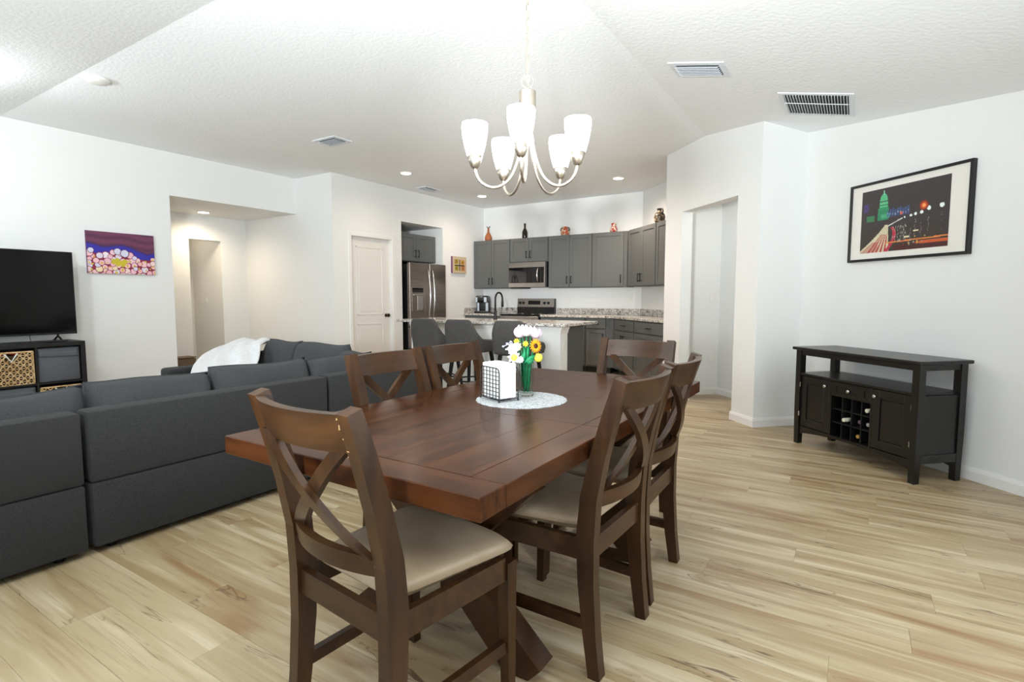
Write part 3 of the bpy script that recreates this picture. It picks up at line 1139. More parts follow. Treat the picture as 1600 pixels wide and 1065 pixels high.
# counters
t = thing('granite_counter', 'speckled gray granite counter left of the range with a short splash', 'counter', (0, 0, 0))
g = G()
g.box((-6.088, 7.90, 0.881), (-5.285, 8.548, 0.916), 0.004)
g.build('slab', 'granite', t)
g = G()
g.box((-6.066, 8.526, 0.917), (-5.285, 8.548, 1.017), 0.002)
g.box((-6.088, 7.90, 0.917), (-6.068, 8.548, 1.017), 0.002)
g.build('backsplash', 'granite', t)
t = thing('granite_counter', 'long speckled gray granite counter bending from the range to the doorway wall', 'counter', (0, 0, 0))
g = G()
p4 = 4.69
g.prism([(-4.486, 8.548), (-4.486, 7.90), (p4 - 7.90, 7.90), pq(p4, -8.58), pq(5.597, -8.58), (-2.951, 8.548)], 0.881, 0.916, bev=0.004)
g.build('slab', 'granite', t)
g = G()
g.box((-4.486, 8.526, 0.917), (-2.96, 8.548, 1.017), 0.002)
g.prism([(-2.96, 8.526), pq(5.568, -8.58), pq(5.597, -8.58), (-2.951, 8.547)], 0.917, 1.017)
g.build('backsplash', 'granite', t)

# range
t = thing('range', 'stainless electric range with black glass cooktop below the microwave', 'stove', (-4.885, 8.54, 0))
g = G()
g.box((-0.385, -0.63, 0.09), (0.385, -0.02, 0.90), 0.004)
g.box((-0.37, -0.58, 0.0), (0.37, -0.05, 0.09))
g.build('body', 'black_plastic', t)
g = G()
g.box((-0.388, -0.66, 0.902), (0.388, -0.075, 0.918), 0.004)
g.build('cooktop', 'black_glass', t)
g = G()
for cx, cy, r in ((-0.19, -0.50, 0.10), (0.19, -0.50, 0.115), (-0.19, -0.22, 0.09), (0.19, -0.22, 0.085)):
    g.lathe([(r, 0.9182), (r, 0.9190), (r - 0.006, 0.9190), (r - 0.006, 0.9182)], 28, (cx, cy, 0), cap=False)
g.build('burner_rings', 'dark_steel', t)
g = G()
g.box((-0.385, -0.668, 0.30), (0.385, -0.632, 0.885), 0.006)
od = g.build('oven_door', 'steel', t)
g = G()
g.box((-0.30, -0.672, 0.42), (0.30, -0.667, 0.74), 0.002)
g.build('oven_glass', 'black_glass', od)
g = G()
g.tube([(-0.34, -0.715, 0.82), (0.34, -0.715, 0.82)], 0.012, 10)
for s in (-1, 1):
    g.tube([(s * 0.30, -0.715, 0.82), (s * 0.30, -0.665, 0.82)], 0.009, 8)
g.build('handle', 'steel', od, angle=40)
g = G()
g.box((-0.385, -0.664, 0.10), (0.385, -0.632, 0.285), 0.006)
g.build('drawer', 'steel', t)
g = G()
g.prism([(-0.085, 0.919), (-0.02, 0.919), (-0.02, 1.185), (-0.065, 1.185), (-0.085, 1.03)], -0.385, 0.385, 'x')
g.build('backguard', 'black_plastic', t)
g = G()
g.prism([(-0.0865, 1.035), (-0.080, 1.035), (-0.060, 1.182), (-0.0665, 1.182)], -0.380, 0.380, 'x')
cp = g.build('control_panel', 'steel', t)
for kx in (-0.33, -0.255, 0.185, 0.265):
    g = G()
    Mk = Matrix.Translation((kx, -0.075, 1.105)) @ Matrix.Rotation(R(82), 4, 'X')
    g.lathe([(0.024, 0), (0.022, 0.022), (0.018, 0.026), (0.002, 0.026)], 18, M=Mk)
    g.build('knob', 'black_plastic', cp, angle=40)
g = G()
Mk = Matrix.Translation((-0.03, -0.077, 1.112)) @ Matrix.Rotation(R(-7.7), 4, 'X')
g.box((-0.125, -0.003, -0.035), (0.125, 0.003, 0.035), M=Mk)
g.build('display', 'black_glass', cp)

# microwave
t = thing('microwave', 'stainless over the range microwave with dark window and curved handle', 'microwave', (-4.885, 8.545, 1.385))
g = G()
g.box((-0.385, -0.36, 0.0), (0.385, 0, 0.435), 0.003)
g.box((-0.36, -0.355, -0.022), (-0.10, -0.1, 0.0))
g.build('body', 'black_plastic', t)
g = G()
for a, b in (((-0.385, 0.0), (0.36, 0.075)), ((-0.385, 0.345), (0.36, 0.435)), ((0.335, 0.075), (0.36, 0.345))):
    g.box((a[0], -0.385, a[1]), (b[0], -0.361, b[1]), 0.003)
dr = g.build('door', 'steel', t)
g = G()
g.box((-0.385, -0.381, 0.076), (0.334, -0.361, 0.344), 0.003)
g.build('window', 'black_glass', dr)
g = G()
g.tube([(0.225, -0.385, 0.085), (0.222, -0.415, 0.14), (0.220, -0.425, 0.21), (0.222, -0.415, 0.28), (0.225, -0.385, 0.335)], 0.012, 10)
g.build('handle', 'chrome', dr, smooth=True)

# fridge
t = thing('refrigerator', 'dark stainless french door refrigerator in the wall niche', 'refrigerator', (-6.03, 6.81, 0), 90)
# local: x along +Y of room, front toward -y (room +x)
g = G()
g.box((-0.44, 0.0, 0.03), (0.44, 0.72, 1.735), 0.004)
for s in (-1, 1):
    for q in (0.08, 0.62):
        g.box((s * 0.40 - 0.02, q, 0), (s * 0.40 + 0.02, q + 0.04, 0.03))
g.build('body', 'black_plastic', t)
g = G()
g.box((-0.445, -0.055, 0.74), (0.028, 0.0, 1.76), 0.006)
dl = g.build('door', 'dark_steel', t)
dl['label'] = 'left fridge door with ice and water dispenser'
g = G()
g.box((0.034, -0.055, 0.74), (0.445, 0.0, 1.76), 0.006)
dr = g.build('door', 'dark_steel', t)
g = G()
g.box((-0.445, -0.055, 0.39), (0.445, 0.0, 0.732), 0.006)
d1 = g.build('drawer', 'dark_steel', t)
g = G()
g.box((-0.445, -0.055, 0.05), (0.445, 0.0, 0.382), 0.006)
d2 = g.build('drawer', 'dark_steel', t)
for par, x in ((dl, -0.02), (dr, 0.085)):
    g = G()
    sg = -1 if x < 0 else 1
    pts_ = []
    for k in range(13):
        a = k / 12
        pts_.append((x + 0.0 * sg, -0.058 - 0.055 * math.sin(math.pi * a) ** 0.6, 0.82 + 0.84 * a))
    g.tube(pts_, 0.0115, 8)
    g.build('handle', 'chrome', par, smooth=True)
for par, z in ((d1, 0.68), (d2, 0.33)):
    g = G()
    g.tube([(-0.36, -0.10, z), (0.36, -0.10, z)], 0.011, 8)
    for s in (-1, 1):
        g.tube([(s * 0.33, -0.10, z), (s * 0.33, -0.05, z)], 0.009, 8)
    g.build('handle', 'chrome', par)
g = G()
g.box((-0.405, -0.060, 0.985), (-0.135, -0.054, 1.37), 0.002)
dp = g.build('dispenser', 'dark_steel', dl)
g = G()
g.box((-0.40, -0.063, 1.285), (-0.14, -0.059, 1.36), 0.001)
g.build('dispenser_display', 'black_glass', dl)
g = G()
g.box((-0.28, -0.064, 1.0), (-0.15, -0.058, 1.235), 0.002)
g.box((-0.38, -0.075, 1.235), (-0.14, -0.058, 1.26), 0.004)
g.build('dispenser_recess', 'steel', dl)

# island
t = thing('kitchen_island', 'white half wall kitchen island with gray cabinet end', 'kitchen island', (0, 0, 0))
g = G()
g.box((-5.10, 5.45, 0), (-2.82, 5.63, 0.880))
g.build('half_wall', 'wall_paint', t)
for xs_ in (-5.10, -2.82):
    g = G()
    s = -1 if xs_ < -4 else 1
    # moulded trim cap under the counter at each end of the half wall
    prof = [(0, 0.79), (0.006, 0.80), (0.012, 0.83), (0.022, 0.845), (0.026, 0.88), (0, 0.88)]
    g.prism([(xs_ + s * a, b) for a, b in prof], 5.436, 5.64, 'y')
    g.build('trim_cap', 'trim_paint', t)
g = G()
g.box((-5.10, 5.438, 0), (-2.82, 5.4495, 0.085), 0.003)
g.box((-2.8195, 5.438, 0), (-2.808, 5.635, 0.085), 0.003)
g.build('base_trim', 'trim_paint', t)
g = G()
g.box((-5.08, 5.631, 0.10), (-2.84, 6.10, 0.880))
g.box((-5.06, 5.631, 0.0), (-2.86, 6.03, 0.10))
g.build('cabinet_body', 'cabinet_gray', t)
t2 = thing('wall_outlet', 'white outlet on the end of the kitchen island', 'outlet', (-2.82, 5.545, 0.66), 90)
g = G()
g.box((-0.035, -0.006, -0.057), (0.035, 0, 0.057), 0.002)
g.build('cover_plate', 'white_plastic', t2)
g = G()
for s in (-1, 1):
    g.box((-0.015, -0.009, s * 0.021 - 0.014), (0.015, -0.004, s * 0.021 + 0.014), 0.003)
g.build('socket', 'trim_paint', t2)
g = G()
g.box((-5.20, 5.25, 0.882), (-2.66, 6.13, 0.914), 0.004)
tag(g.build('island_counter', 'granite'), 'speckled granite top of the kitchen island', 'counter')

# faucet
t = thing('faucet', 'matte black gooseneck faucet on the island counter', 'faucet', (-4.02, 5.90, 0.914), 0)
g = G()
g.lathe([(0.028, 0), (0.028, 0.012), (0.020, 0.02), (0.018, 0.11), (0.014, 0.12)], 18)
g.build('base', 'black_metal', t, angle=40)
g = G()
arc = [(0, 0, 0.11), (0, 0, 0.26)] + [(0.0, 0.085 - 0.085 * math.cos(a), 0.27 + 0.085 * math.sin(a)) for a in [math.pi * k / 10 for k in range(11)]] + [(0, 0.17, 0.24)]
g.tube(arc, 0.0125, 10)
g.tube([(0, 0.17, 0.245), (0, 0.17, 0.16)], 0.017, 10)
g.build('spout', 'black_metal', t, smooth=True)
g = G()
g.tube([(-0.018, 0, 0.07), (-0.06, 0, 0.085), (-0.10, -0.005, 0.10)], [0.010, 0.008, 0.006], 8)
g.build('lever', 'black_metal', t, smooth=True)

# coffee maker
t = thing('coffee_maker', 'black and silver pod coffee maker on the counter left of the range', 'coffee maker', (-5.90, 8.24, 0.917), 22)
g = G()
g.box((-0.13, -0.15, 0), (0.13, 0.15, 0.028), 0.010, 2)
g.box((-0.125, 0.0, 0.028), (0.125, 0.15, 0.27), 0.025, 3)
g.build('body', 'black_plastic', t, angle=40)
g = G()
g.box((-0.12, -0.14, 0.195), (0.12, 0.14, 0.322), 0.045, 4)
g.build('brew_head', 'black_plastic', t, angle=40)
for xa, xb in ((-0.105, -0.065), (0.055, 0.11)):
    for pa, pb in (((xa, -0.010, 0.03), (xb, 0.0, 0.194)), ((xa, -0.148, 0.20), (xb, -0.138, 0.295))):
        g = G()
        g.box(pa, pb, 0.003)
        g.build('silver_strip', 'coffee_silver', t)
g = G()
g.tube([(-0.06, -0.145, 0.300), (0.05, -0.145, 0.300)], 0.008, 8)
g.build('handle', 'coffee_silver', t, smooth=True)
g = G()
g.box((-0.075, -0.14, 0.028), (0.05, -0.02, 0.040), 0.004)
g.build('drip_tray', 'dark_steel', t)

# pots on the cabinets
def pot(name, label, loc, prof, m, cat='vase', rim=None, extra=None):
    t = thing(name, label, cat, loc)
    g = G()
    g.lathe(prof, 22)
    g.build('body', m, t, smooth=True)
    if rim:
        g = G()
        g.lathe(rim, 22, cap=False)
        g.build('rim', 'pot_rim', t, smooth=True)
    return t


zc = UT + 0.001
t = pot('clay_vase', 'slim orange clay vase on the left end of the cabinets', (-5.865, 8.38, zc),
        [(0.05, 0), (0.066, 0.03), (0.068, 0.07), (0.05, 0.12), (0.022, 0.17), (0.016, 0.22), (0.017, 0.25), (0.012, 0.25)], 'clay_orange')
for s in (-1, 1):
    g = G()
    g.tube([(s * 0.008, 0, 0.245), (s * 0.02, 0, 0.262), (s * 0.042, 0, 0.285)], [0.01, 0.008, 0.003], 8)
    g.build('lip_spike', 'pot_rim', t, smooth=True)
pot('dark_bottle', 'dark brown bottle on the cabinets above the microwave', (-5.065, 8.38, zc),
    [(0.046, 0), (0.05, 0.01), (0.05, 0.12), (0.04, 0.15), (0.018, 0.19), (0.016, 0.25), (0.019, 0.252), (0.019, 0.275), (0.003, 0.276)], 'bottle_dark', 'bottle')
t = pot('painted_pot', 'round two handled orange pot on the cabinets right of the microwave', (-4.26, 8.38, zc),
        [(0.05, 0), (0.07, 0.03), (0.078, 0.07), (0.06, 0.115), (0.045, 0.13), (0.055, 0.16), (0.048, 0.16)], 'pot_cream')
for s in (-1, 1):
    g = G()
    g.tube([(s * 0.05, 0, 0.145), (s * 0.075, 0, 0.14), (s * 0.085, 0, 0.11), (s * 0.072, 0, 0.085)], 0.008, 8)
    g.build('handle', 'pot_rim', t, smooth=True)
pot('painted_vase', 'red and white vase with flared neck on the cabinets near the corner', (-3.377, 8.38, zc),
    [(0.035, 0), (0.058, 0.03), (0.062, 0.06), (0.045, 0.095), (0.032, 0.115), (0.048, 0.155), (0.042, 0.155)], 'pot_red')
t = pot('patterned_jug', 'brown patterned jug with a handle on the diagonal cabinets', (*pq(5.30, -10.13), zc),
        [(0.05, 0), (0.072, 0.04), (0.080, 0.09), (0.074, 0.13), (0.05, 0.16), (0.028, 0.175), (0.026, 0.20), (0.040, 0.212), (0.03, 0.212)], 'pot_pattern', 'jug',
        rim=[(0.027, 0.19), (0.030, 0.190), (0.044, 0.211), (0.038, 0.217), (0.027, 0.20)])
g = G()
g.tube([(0.020, -0.020, 0.20), (0.050, -0.050, 0.205), (0.070, -0.070, 0.17), (0.056, -0.056, 0.12)], 0.010, 8)
g.build('handle', 'pot_rim', t, smooth=True)


# ------------------------------------------------------------------ bar stools
def shell_grid(off, ztrim=0.0):
    """upholstered stool shell: u around from right arm to left arm, v from bottom to top"""
    n, mrows = 36, 10
    grid = []
    hw, dep = 0.225 - off, 0.40
    for j in range(mrows + 1):
        v = j / mrows
        rowp = []
        for i in range(n + 1):
            s_ = -1 + 2 * i / n            # -1 right front .. 0 back centre .. +1 left front
            a = abs(s_)
            sg = 1 if s_ < 0 else -1
            # plan outline: back from x=0 to 0.17, then round the corner, then arm forward
            if a < 0.42:
                x, yy_ = a / 0.42 * 0.165, 0.0
            elif a < 0.60:
                th = (a - 0.42) / 0.18 * math.pi / 2
                x, yy_ = 0.165 + (hw - 0.165) * math.sin(th), 0.075 * (1 - math.cos(th))
            else:
                x, yy_ = hw, 0.075 + (a - 0.60) / 0.40 * (dep - 0.075)
            if a < 0.40:
                top = 0.965
            elif a < 0.62:
                q = (a - 0.40) / 0.22
                top = 0.965 - 0.215 * (q * q * (3 - 2 * q))
            else:
                q = (a - 0.62) / 0.38
                top = 0.75 - 0.03 * q - (0.07 * max(0, (q - 0.8) / 0.2) ** 2)
            bot = 0.60
            z = bot + (top - bot) * v
            yb = off + yy_ - 0.055 * max(0, (z - 0.66) / 0.3) * (1 if a < 0.5 else max(0, 1 - (a - 0.5) * 4))
            xs__ = x * (1.0 - 0.10 * (1 - v) * (1 if a > 0.5 else 0.6))
            xs__ *= 1.0 - (0.06 if z > 0.8 else 0)
            rowp.append((sg * xs__, yb, z))
        grid.append(rowp)
    return grid


def make_stool():
    t = thing('bar_stool', 'x', 'bar stool', (0, 0, 0), 0, 'gray bar stools at the island')
    g = G()
    g.sheet(shell_grid(0.0))
    o = g.build('seat_shell', 'stool_fabric', t, smooth=True)
    md = o.modifiers.new('thickness', 'SOLIDIFY')
    md.thickness = 0.045
    md.offset = 0.0
    sb = o.modifiers.new('smooth', 'SUBSURF')
    sb.levels = sb.render_levels = 1
    g = G()
    g.box((-0.19, 0.02, 0.585), (0.19, 0.43, 0.69), 0.035, 3)
    g.build('seat', 'stool_fabric', t, smooth=True)
    for sx in (-1, 1):
        for (ya, yb_) in ((0.06, -0.01), (0.37, 0.44)):
            g = G()
            g.bar([(sx * 0.15, ya, 0.60), (sx * 0.215, yb_, 0.0)], [0.036, 0.022], [0.036, 0.022])
            g.build('leg', 'black_metal', t)
    g = G()
    ring = [(0.205 * math.cos(a), 0.215 + 0.205 * math.sin(a), 0.27) for a in [2 * math.pi * k / 32 for k in range(32)]]
    g.tube(ring, 0.009, 8, closed=True)
    g.build('footrest_ring', 'black_metal', t, smooth=True)
    return t


stool = make_stool()
for i, (x, y_, rz, lab) in enumerate(((-4.185, 4.72, 3, 'gray upholstered bar stool nearest the fridge end of the island'),
                                      (-3.66, 4.70, 2, 'gray upholstered bar stool in the middle of the island row'),
                                      (-3.02, 4.72, 8, 'gray upholstered bar stool behind the flower vase'))):
    o = stool if i == 0 else copy_tree(stool)
    o.location = (x, y_, 0)
    o.rotation_euler = (0, 0, R(rz))
    o['label'] = lab


# ------------------------------------------------------------------ dining table
TX0, TX1, TY0, TY1, TZ = -1.68, -0.675, 0.93, 2.905, 0.762
t = thing('dining_table', 'large dark brown wooden dining table with trestle base', 'table', ((TX0 + TX1) / 2, (TY0 + TY1) / 2, 0))
hx, hy = (TX1 - TX0) / 2, (TY1 - TY0) / 2
b0 = TZ - 0.022
bd = 0.105
bb = TZ - 0.058
g = G()
g.box((-hx, -hy, bb), (hx, -hy + bd, TZ), 0.0025)
g.build('end_board', 'table_wood', t)
g = G()
g.box((-hx, hy - bd, bb), (hx, hy, TZ), 0.0025)
g.build('end_board', 'table_wood', t)
for ya, yb_ in ((-hy + bd, -0.24), (0.24, hy - bd)):
    for xa, xb in ((-hx, -hx + bd), (hx - bd, hx)):
        g = G()
        g.box((xa, ya + 0.0003, bb), (xb, yb_ - 0.0003, TZ), 0.002)
        g.build('side_board', 'table_wood_cross', t)
    nb = 5
    wb = (2 * hx - 2 * bd) / nb
    for k in range(nb):
        g = G()
        g.box((-hx + bd + k * wb + 0.0003, ya + 0.0006, b0), (-hx + bd + (k + 1) * wb - 0.0001, yb_ - 0.0004, TZ), 0.0004)
        g.build('top_board', 'table_wood_cross', t)
# leaf in the middle
for xa, xb, m_ in ((-hx, -hx + bd, 'table_wood_cross'), (-hx + bd, hx - bd, 'table_wood'), (hx - bd, hx, 'table_wood_cross')):
    g = G()
    g.box((xa + 0.0003, -0.2397, bb), (xb - 0.0003, 0.2397, TZ), 0.002)
    g.build('leaf_board', m_, t)
g = G()
g.box((-hx + 0.107, -hy + 0.107, b0 - 0.036), (hx - 0.107, -0.242, b0 - 0.001))
g.box((-hx + 0.107, 0.242, b0 - 0.036), (hx - 0.107, hy - 0.107, b0 - 0.001))
g.build('under_frame', 'chair_rail_wood', t)
for yy_ in (-0.50, 0.50):
    g = G()
    g.box((-0.42, yy_ - 0.055, b0 - 0.10), (0.42, yy_ + 0.055, b0 - 0.0365), 0.004)
    g.build('cross_rail', 'chair_rail_wood', t)
    for s in (-1, 1):
        g = G()
        g.bar([(-s * 0.34, yy_ + 0.0, b0 - 0.10), (-s * 0.10, yy_, 0.42), (s * 0.12, yy_, 0.22), (s * 0.36, yy_, 0.0)], 0.085, [0.10, 0.11, 0.12, 0.13], side=(0, 1, 0))
        g.build('trestle_beam', 'chair_wood', t)
g = G()
g.box((-0.04, -0.45, 0.30), (0.04, 0.45, 0.38), 0.004)
g.build('stretcher', 'chair_wood', t)


# ------------------------------------------------------------------ dining chairs
def make_chair():
    """origin on the floor at the middle of the rear feet; faces +y"""
    t = thing('dining_chair', 'x', 'chair', (0, 0, 0), 0, 'dining chairs around the table')
    hw = 0.198
    def bow(x, depth=0.046):
        return -depth * (1 - (x / hw) ** 2)
    prof = [(-0.018, 0.0), (0.000, 0.14), (0.014, 0.30), (0.018, 0.45), (0.008, 0.58), (-0.022, 0.72), (-0.058, 0.85), (-0.092, 0.957)]
    dd = [0.040, 0.046, 0.055, 0.062, 0.057, 0.050, 0.045, 0.040]
    def post_y(z):
        for (ya, za), (yb, zb) in zip(prof, prof[1:]):
            if za <= z <= zb:
                return ya + (yb - ya) * (z - za) / (zb - za)
        return prof[-1][0]
    for s in (-1, 1):
        g = G()
        g.bar([(s * hw, a, b) for a, b in prof], 0.042, dd)
        p = g.build('back_post', 'chair_wood', t)
        g = G()
        g.bar([(s * 0.212, 0.435, 0.0), (s * 0.214, 0.425, 0.43)], [0.030, 0.042], [0.030, 0.042])
        g.build('front_leg', 'chair_wood', t)
    # curved rails
    n = 10
    def rail(zlo, zhi, th, name, depth=0.046, mtl='chair_rail_wood'):
        rings = []
        for k in range(n + 1):
            x = -hw + 0.012 + (2 * hw - 0.024) * k / n
            yl = post_y(zlo) + bow(x, depth)
            yh = post_y(zhi) + bow(x, depth)
            rings.append([(x, yl - th / 2, zlo), (x, yl + th / 2, zlo), (x, yh + th / 2, zhi), (x, yh - th / 2, zhi)])
        g = G()
        g.loft(rings)
        return g.build(name, mtl, t, angle=40)
    rail(0.858, 0.950, 0.026, 'top_rail')
    rail(0.545, 0.595, 0.024, 'lower_rail')
    # crossing slats, bowed like the rails
    for s in (-1, 1):
        g = G()
        rings = []
        for k in range(13):
            a = k / 12
            z = 0.593 + (0.866 - 0.593) * a
            x = s * (-0.152 + 0.304 * a)
            off = (0.010 if s > 0 else -0.010)
            yc = post_y(z) + bow(x, 0.046) + off * (1 - abs(2 * a - 1) * 0.4)
            wv = 0.026
            rings.append([(x - wv, yc - 0.009, z), (x + wv, yc - 0.009, z), (x + wv, yc + 0.009, z), (x - wv, yc + 0.009, z)])
        g.loft(rings)
        g.build('cross_slat', 'chair_wood', t, angle=40)
    # seat frame
    for nm, a, b in (('rear_apron', (-hw + 0.018, -0.002, 0.375), (hw - 0.018, 0.024, 0.445)), ('front_apron', (-0.195, 0.415, 0.375), (0.195, 0.438, 0.445))):
        g = G()
        g.box(a, b, 0.002)
        g.build(nm, 'chair_rail_wood', t)
    for s in (-1, 1):
        g = G()
        g.bar([(s * 0.198, 0.044, 0.41), (s * 0.215, 0.405, 0.41)], 0.022, 0.07, side=(1, 0, 0))
        g.build('side_apron', 'chair_rail_wood', t)
        g = G()
        g.bar([(s * 0.198, 0.025, 0.165), (s * 0.212, 0.42, 0.165)], 0.020, 0.038, side=(1, 0, 0))
        g.build('side_stretcher', 'chair_rail_wood', t)
    # cushion, trapezoid with a crown
    g = G()
    m = 16
    rings = []
    gridt, gridb = [], []
    for j in range(m + 1):
        v = j / m
        rt, rb = [], []
        for i in range(m + 1):
            u = -1 + 2 * i / m
            # rounded square plan
            vv = -1 + 2 * v
            e = 0.10
            du = math.sqrt(max(0.0, 1 - 0.16 * vv ** 10))
            dv = math.sqrt(max(0.0, 1 - 0.16 * u ** 10))
            half = 0.178 + (0.245 - 0.178) * v
            x = u * half * du
            yy_ = 0.245 + vv * 0.215 * dv
            f = max(0.0, (1 - u ** 6)) ** 0.5 * max(0.0, (1 - vv ** 6)) ** 0.5
            rt.append((x, yy_, 0.470 + 0.032 * f + 0.008 * (1 - u * u)))
            rb.append((x * 0.985, 0.245 + (yy_ - 0.245) * 0.985, 0.470 - 0.025 * f ** 0.25))
        gridt.append(rt)
        gridb.append(rb)
    t2 = bmesh.new()
    vt = [[t2.verts.new(p) for p in r] for r in gridt]
    vb = [[t2.verts.new(p) for p in r] for r in gridb]
    for j in range(m):
        for i in range(m):
            t2.faces.new((vt[j][i], vt[j][i + 1], vt[j + 1][i + 1], vt[j + 1][i]))
            t2.faces.new((vb[j][i], vb[j + 1][i], vb[j + 1][i + 1], vb[j][i + 1]))
    edge = [(0, i) for i in range(m)] + [(j, m) for j in range(m)] + [(m, i) for i in range(m, 0, -1)] + [(j, 0) for j in range(m, 0, -1)]
    for k in range(len(edge)):
        a, b = edge[k], edge[(k + 1) % len(edge)]
        t2.faces.new((vt[a[0]][a[1]], vb[a[0]][a[1]], vb[b[0]][b[1]], vt[b[0]][b[1]]))
    bmesh.ops.recalc_face_normals(t2, faces=t2.faces)
    g._merge(t2)
    g.build('seat_cushion', 'seat_leather', t, smooth=True)
    return t


chair = make_chair()
CH = [(-1.095, 0.885, -6, 'dark wooden cross back chair at the near end of the dining table'),
      (-0.655, 1.708, 88, 'dark wooden cross back chair on the sideboard side, nearer the camera'),
      (-0.665, 2.205, 91, 'dark wooden cross back chair on the sideboard side, nearer the kitchen'),
      (-1.705, 1.745, -90, 'dark wooden cross back chair on the sofa side, nearer the camera'),
      (-1.705, 2.220, -90, 'dark wooden cross back chair on the sofa side, nearer the island'),
      (-1.060, 2.93, 180, 'dark wooden cross back chair at the far end of the table')]
for i, (x, y_, rz, lab) in enumerate(CH):
    o = chair if i == 0 else copy_tree(chair)
    o.location = (x, y_, 0)
    o.rotation_euler = (0, 0, R(rz))
    o['label'] = lab

# chipped finish on the near chair's right post
for (cx_, cz_, cw_, ch_) in ((0.1775, 0.940, 0.002, 0.006), (0.1775, 0.921, 0.0025, 0.013), (0.178, 0.893, 0.002, 0.004), (0.182, 0.864, 0.009, 0.003), (0.1775, 0.852, 0.002, 0.007)):
    yb0 = -0.058 + (cz_ - 0.85) * -0.318 - 0.0225
    g = G()
    g.box((cx_ - cw_ / 2, yb0 - 0.0012, cz_ - ch_ / 2), (cx_ + cw_ / 2, yb0 + 0.004, cz_ + ch_ / 2), 0.0008)
    o = g.build('finish_chip', 'worn_wood', chair)
    o['label'] = 'pale chip in the dark finish'

# ------------------------------------------------------------------ things on the table
TT = TZ
g = G()
cx, cy, rr = -1.197, 1.955, 0.193
n = 72
ring0, ring1, ring2 = [], [], []
pts0 = []
for k in range(n):
    a = 2 * math.pi * k / n
    r = rr * (1 + 0.018 * abs(math.sin(a * 12)))
    pts0.append((r * math.cos(a), r * math.sin(a)))
rings = [[(x * s, y_ * s, z) for x, y_ in pts0] for s, z in ((1.0, 0.0), (1.0, 0.002), (0.93, 0.0035), (0.86, 0.0022), (0.55, 0.0035), (0.50, 0.0022), (0.2, 0.0032), (0.02, 0.003))]
g.loft(rings)
tag(g.build('lace_doily', 'lace_white', loc=(cx, cy, TT + 0.0005)), 'round white lace doily on the dining table', 'doily')

DZ = TT + 0.0042
ax = Vector((0.918, -0.394, 0))
ang = math.degrees(math.atan2(ax.y, ax.x))
t = thing('napkin_holder', 'black wire grid napkin holder on the doily', 'napkin holder', (-1.293, 1.853, DZ), ang)
hw_ = 0.0735
for nm, yy_ in (('wire_side', 0.0), ('wire_side', 0.096)):
    g = G()
    r_ = 0.0016
    zt, cr_ = 0.142, 0.018
    outline = [(-hw_, 0.010), (-hw_, zt - cr_), (-hw_ + cr_ * 0.3, zt - cr_ * 0.3), (-hw_ + cr_, zt), (hw_ - cr_, zt), (hw_ - cr_ * 0.3, zt - cr_ * 0.3), (hw_, zt - cr_), (hw_, 0.010)]
    g.tube([(x, yy_, z) for x, z in outline], 0.0022, 6)
    g.tube([(-hw_, yy_, 0.010), (hw_, yy_, 0.010)], 0.0022, 6)
    for k in range(1, 6):
        x = -hw_ + 2 * hw_ * k / 6
        g.tube([(x, yy_, 0.010), (x, yy_, zt)], r_, 5)
    for k in range(1, 8):
        z = 0.010 + (zt - 0.010) * k / 8
        g.tube([(-hw_, yy_, z), (hw_, yy_, z)], r_, 5)
    g.build(nm, 'black_metal', t)
g = G()
for x in (-hw_ * 0.8, 0, hw_ * 0.8):
    g.tube([(x, 0, 0.010), (x, 0.096, 0.010)], 0.002, 6)
for x in (-hw_, hw_):
    for yy_ in (0, 0.096):
        g.ball((x, yy_, 0.005), 0.005, sub=1)
g.build('base', 'black_metal', t)
t = thing('napkin_stack', 'thick stack of white paper napkins in the wire holder', 'napkins', (-1.293, 1.853, DZ), ang)
nl = 9
for k in range(nl):
    y0 = 0.006 + k * (0.084 / nl)
    g = G()
    jx = random.uniform(-0.002, 0.002)
    g.box((-0.068 + jx, y0, 0.013), (0.068 + jx, y0 + 0.084 / nl - 0.0004, 0.158 + random.uniform(-0.003, 0.002)), 0.003, 2)
    g.build('napkin', 'paper_white', t)

# vase with flowers
VX, VY = -1.222, 2.035
t = thing('glass_vase', 'clear cut glass vase holding the flowers', 'vase', (VX, VY, DZ))
g = G()
n = 24
rings = []
VR = 0.033
for z, r in ((0.0, VR * 0.92), (0.004, VR), (0.05, VR * 1.0), (0.10, VR * 1.02), (0.148, VR * 1.06), (0.150, VR * 1.03), (0.148, VR * 0.94), (0.10, VR * 0.90), (0.05, VR * 0.88), (0.014, VR * 0.86), (0.012, 0.002)):
    rings.append([(r * math.cos(2 * math.pi * k / n) * (1 + (0.03 if k % 2 else 0)), r * math.sin(2 * math.pi * k / n) * (1 + (0.03 if k % 2 else 0)), z) for k in range(n)])
g.loft(rings)
g.build('glass', 'vase_glass', t)

RTV = Vector((math.cos(R(32.5)), math.sin(R(32.5)), 0))
FWV = Vector((-math.sin(R(32.5)), math.cos(R(32.5)), 0))


def fpos(dx, depth, z):
    p = RTV * dx + FWV * depth
    return Vector((p.x, p.y, z))


def flower(name, label, head, stem_top=None):
    """flower standing in the vase: origin at the vase base, head position in vase coordinates"""
    t = thing(name, label, 'flower', (VX, VY, DZ), 0, 'flowers in the glass vase')
    hd = Vector(head)
    fx, fy = hd.x, hd.y
    L_ = math.hypot(fx, fy) + 1e-6
    lip = Vector((fx / L_, fy / L_, 0)) * min(0.019, L_ * 0.5)
    b = Vector((-lip.x * 0.6, -lip.y * 0.6, 0.018))
    g = G()
    g.tube([b, Vector((lip.x * 0.4, lip.y * 0.4, 0.09)), Vector((lip.x, lip.y, 0.155)), (Vector((lip.x, lip.y, 0.155)) * 0.4 + hd * 0.6), hd], 0.0026, 6)
    g.build('stem', 'stem_green', t, smooth=True)
    return t


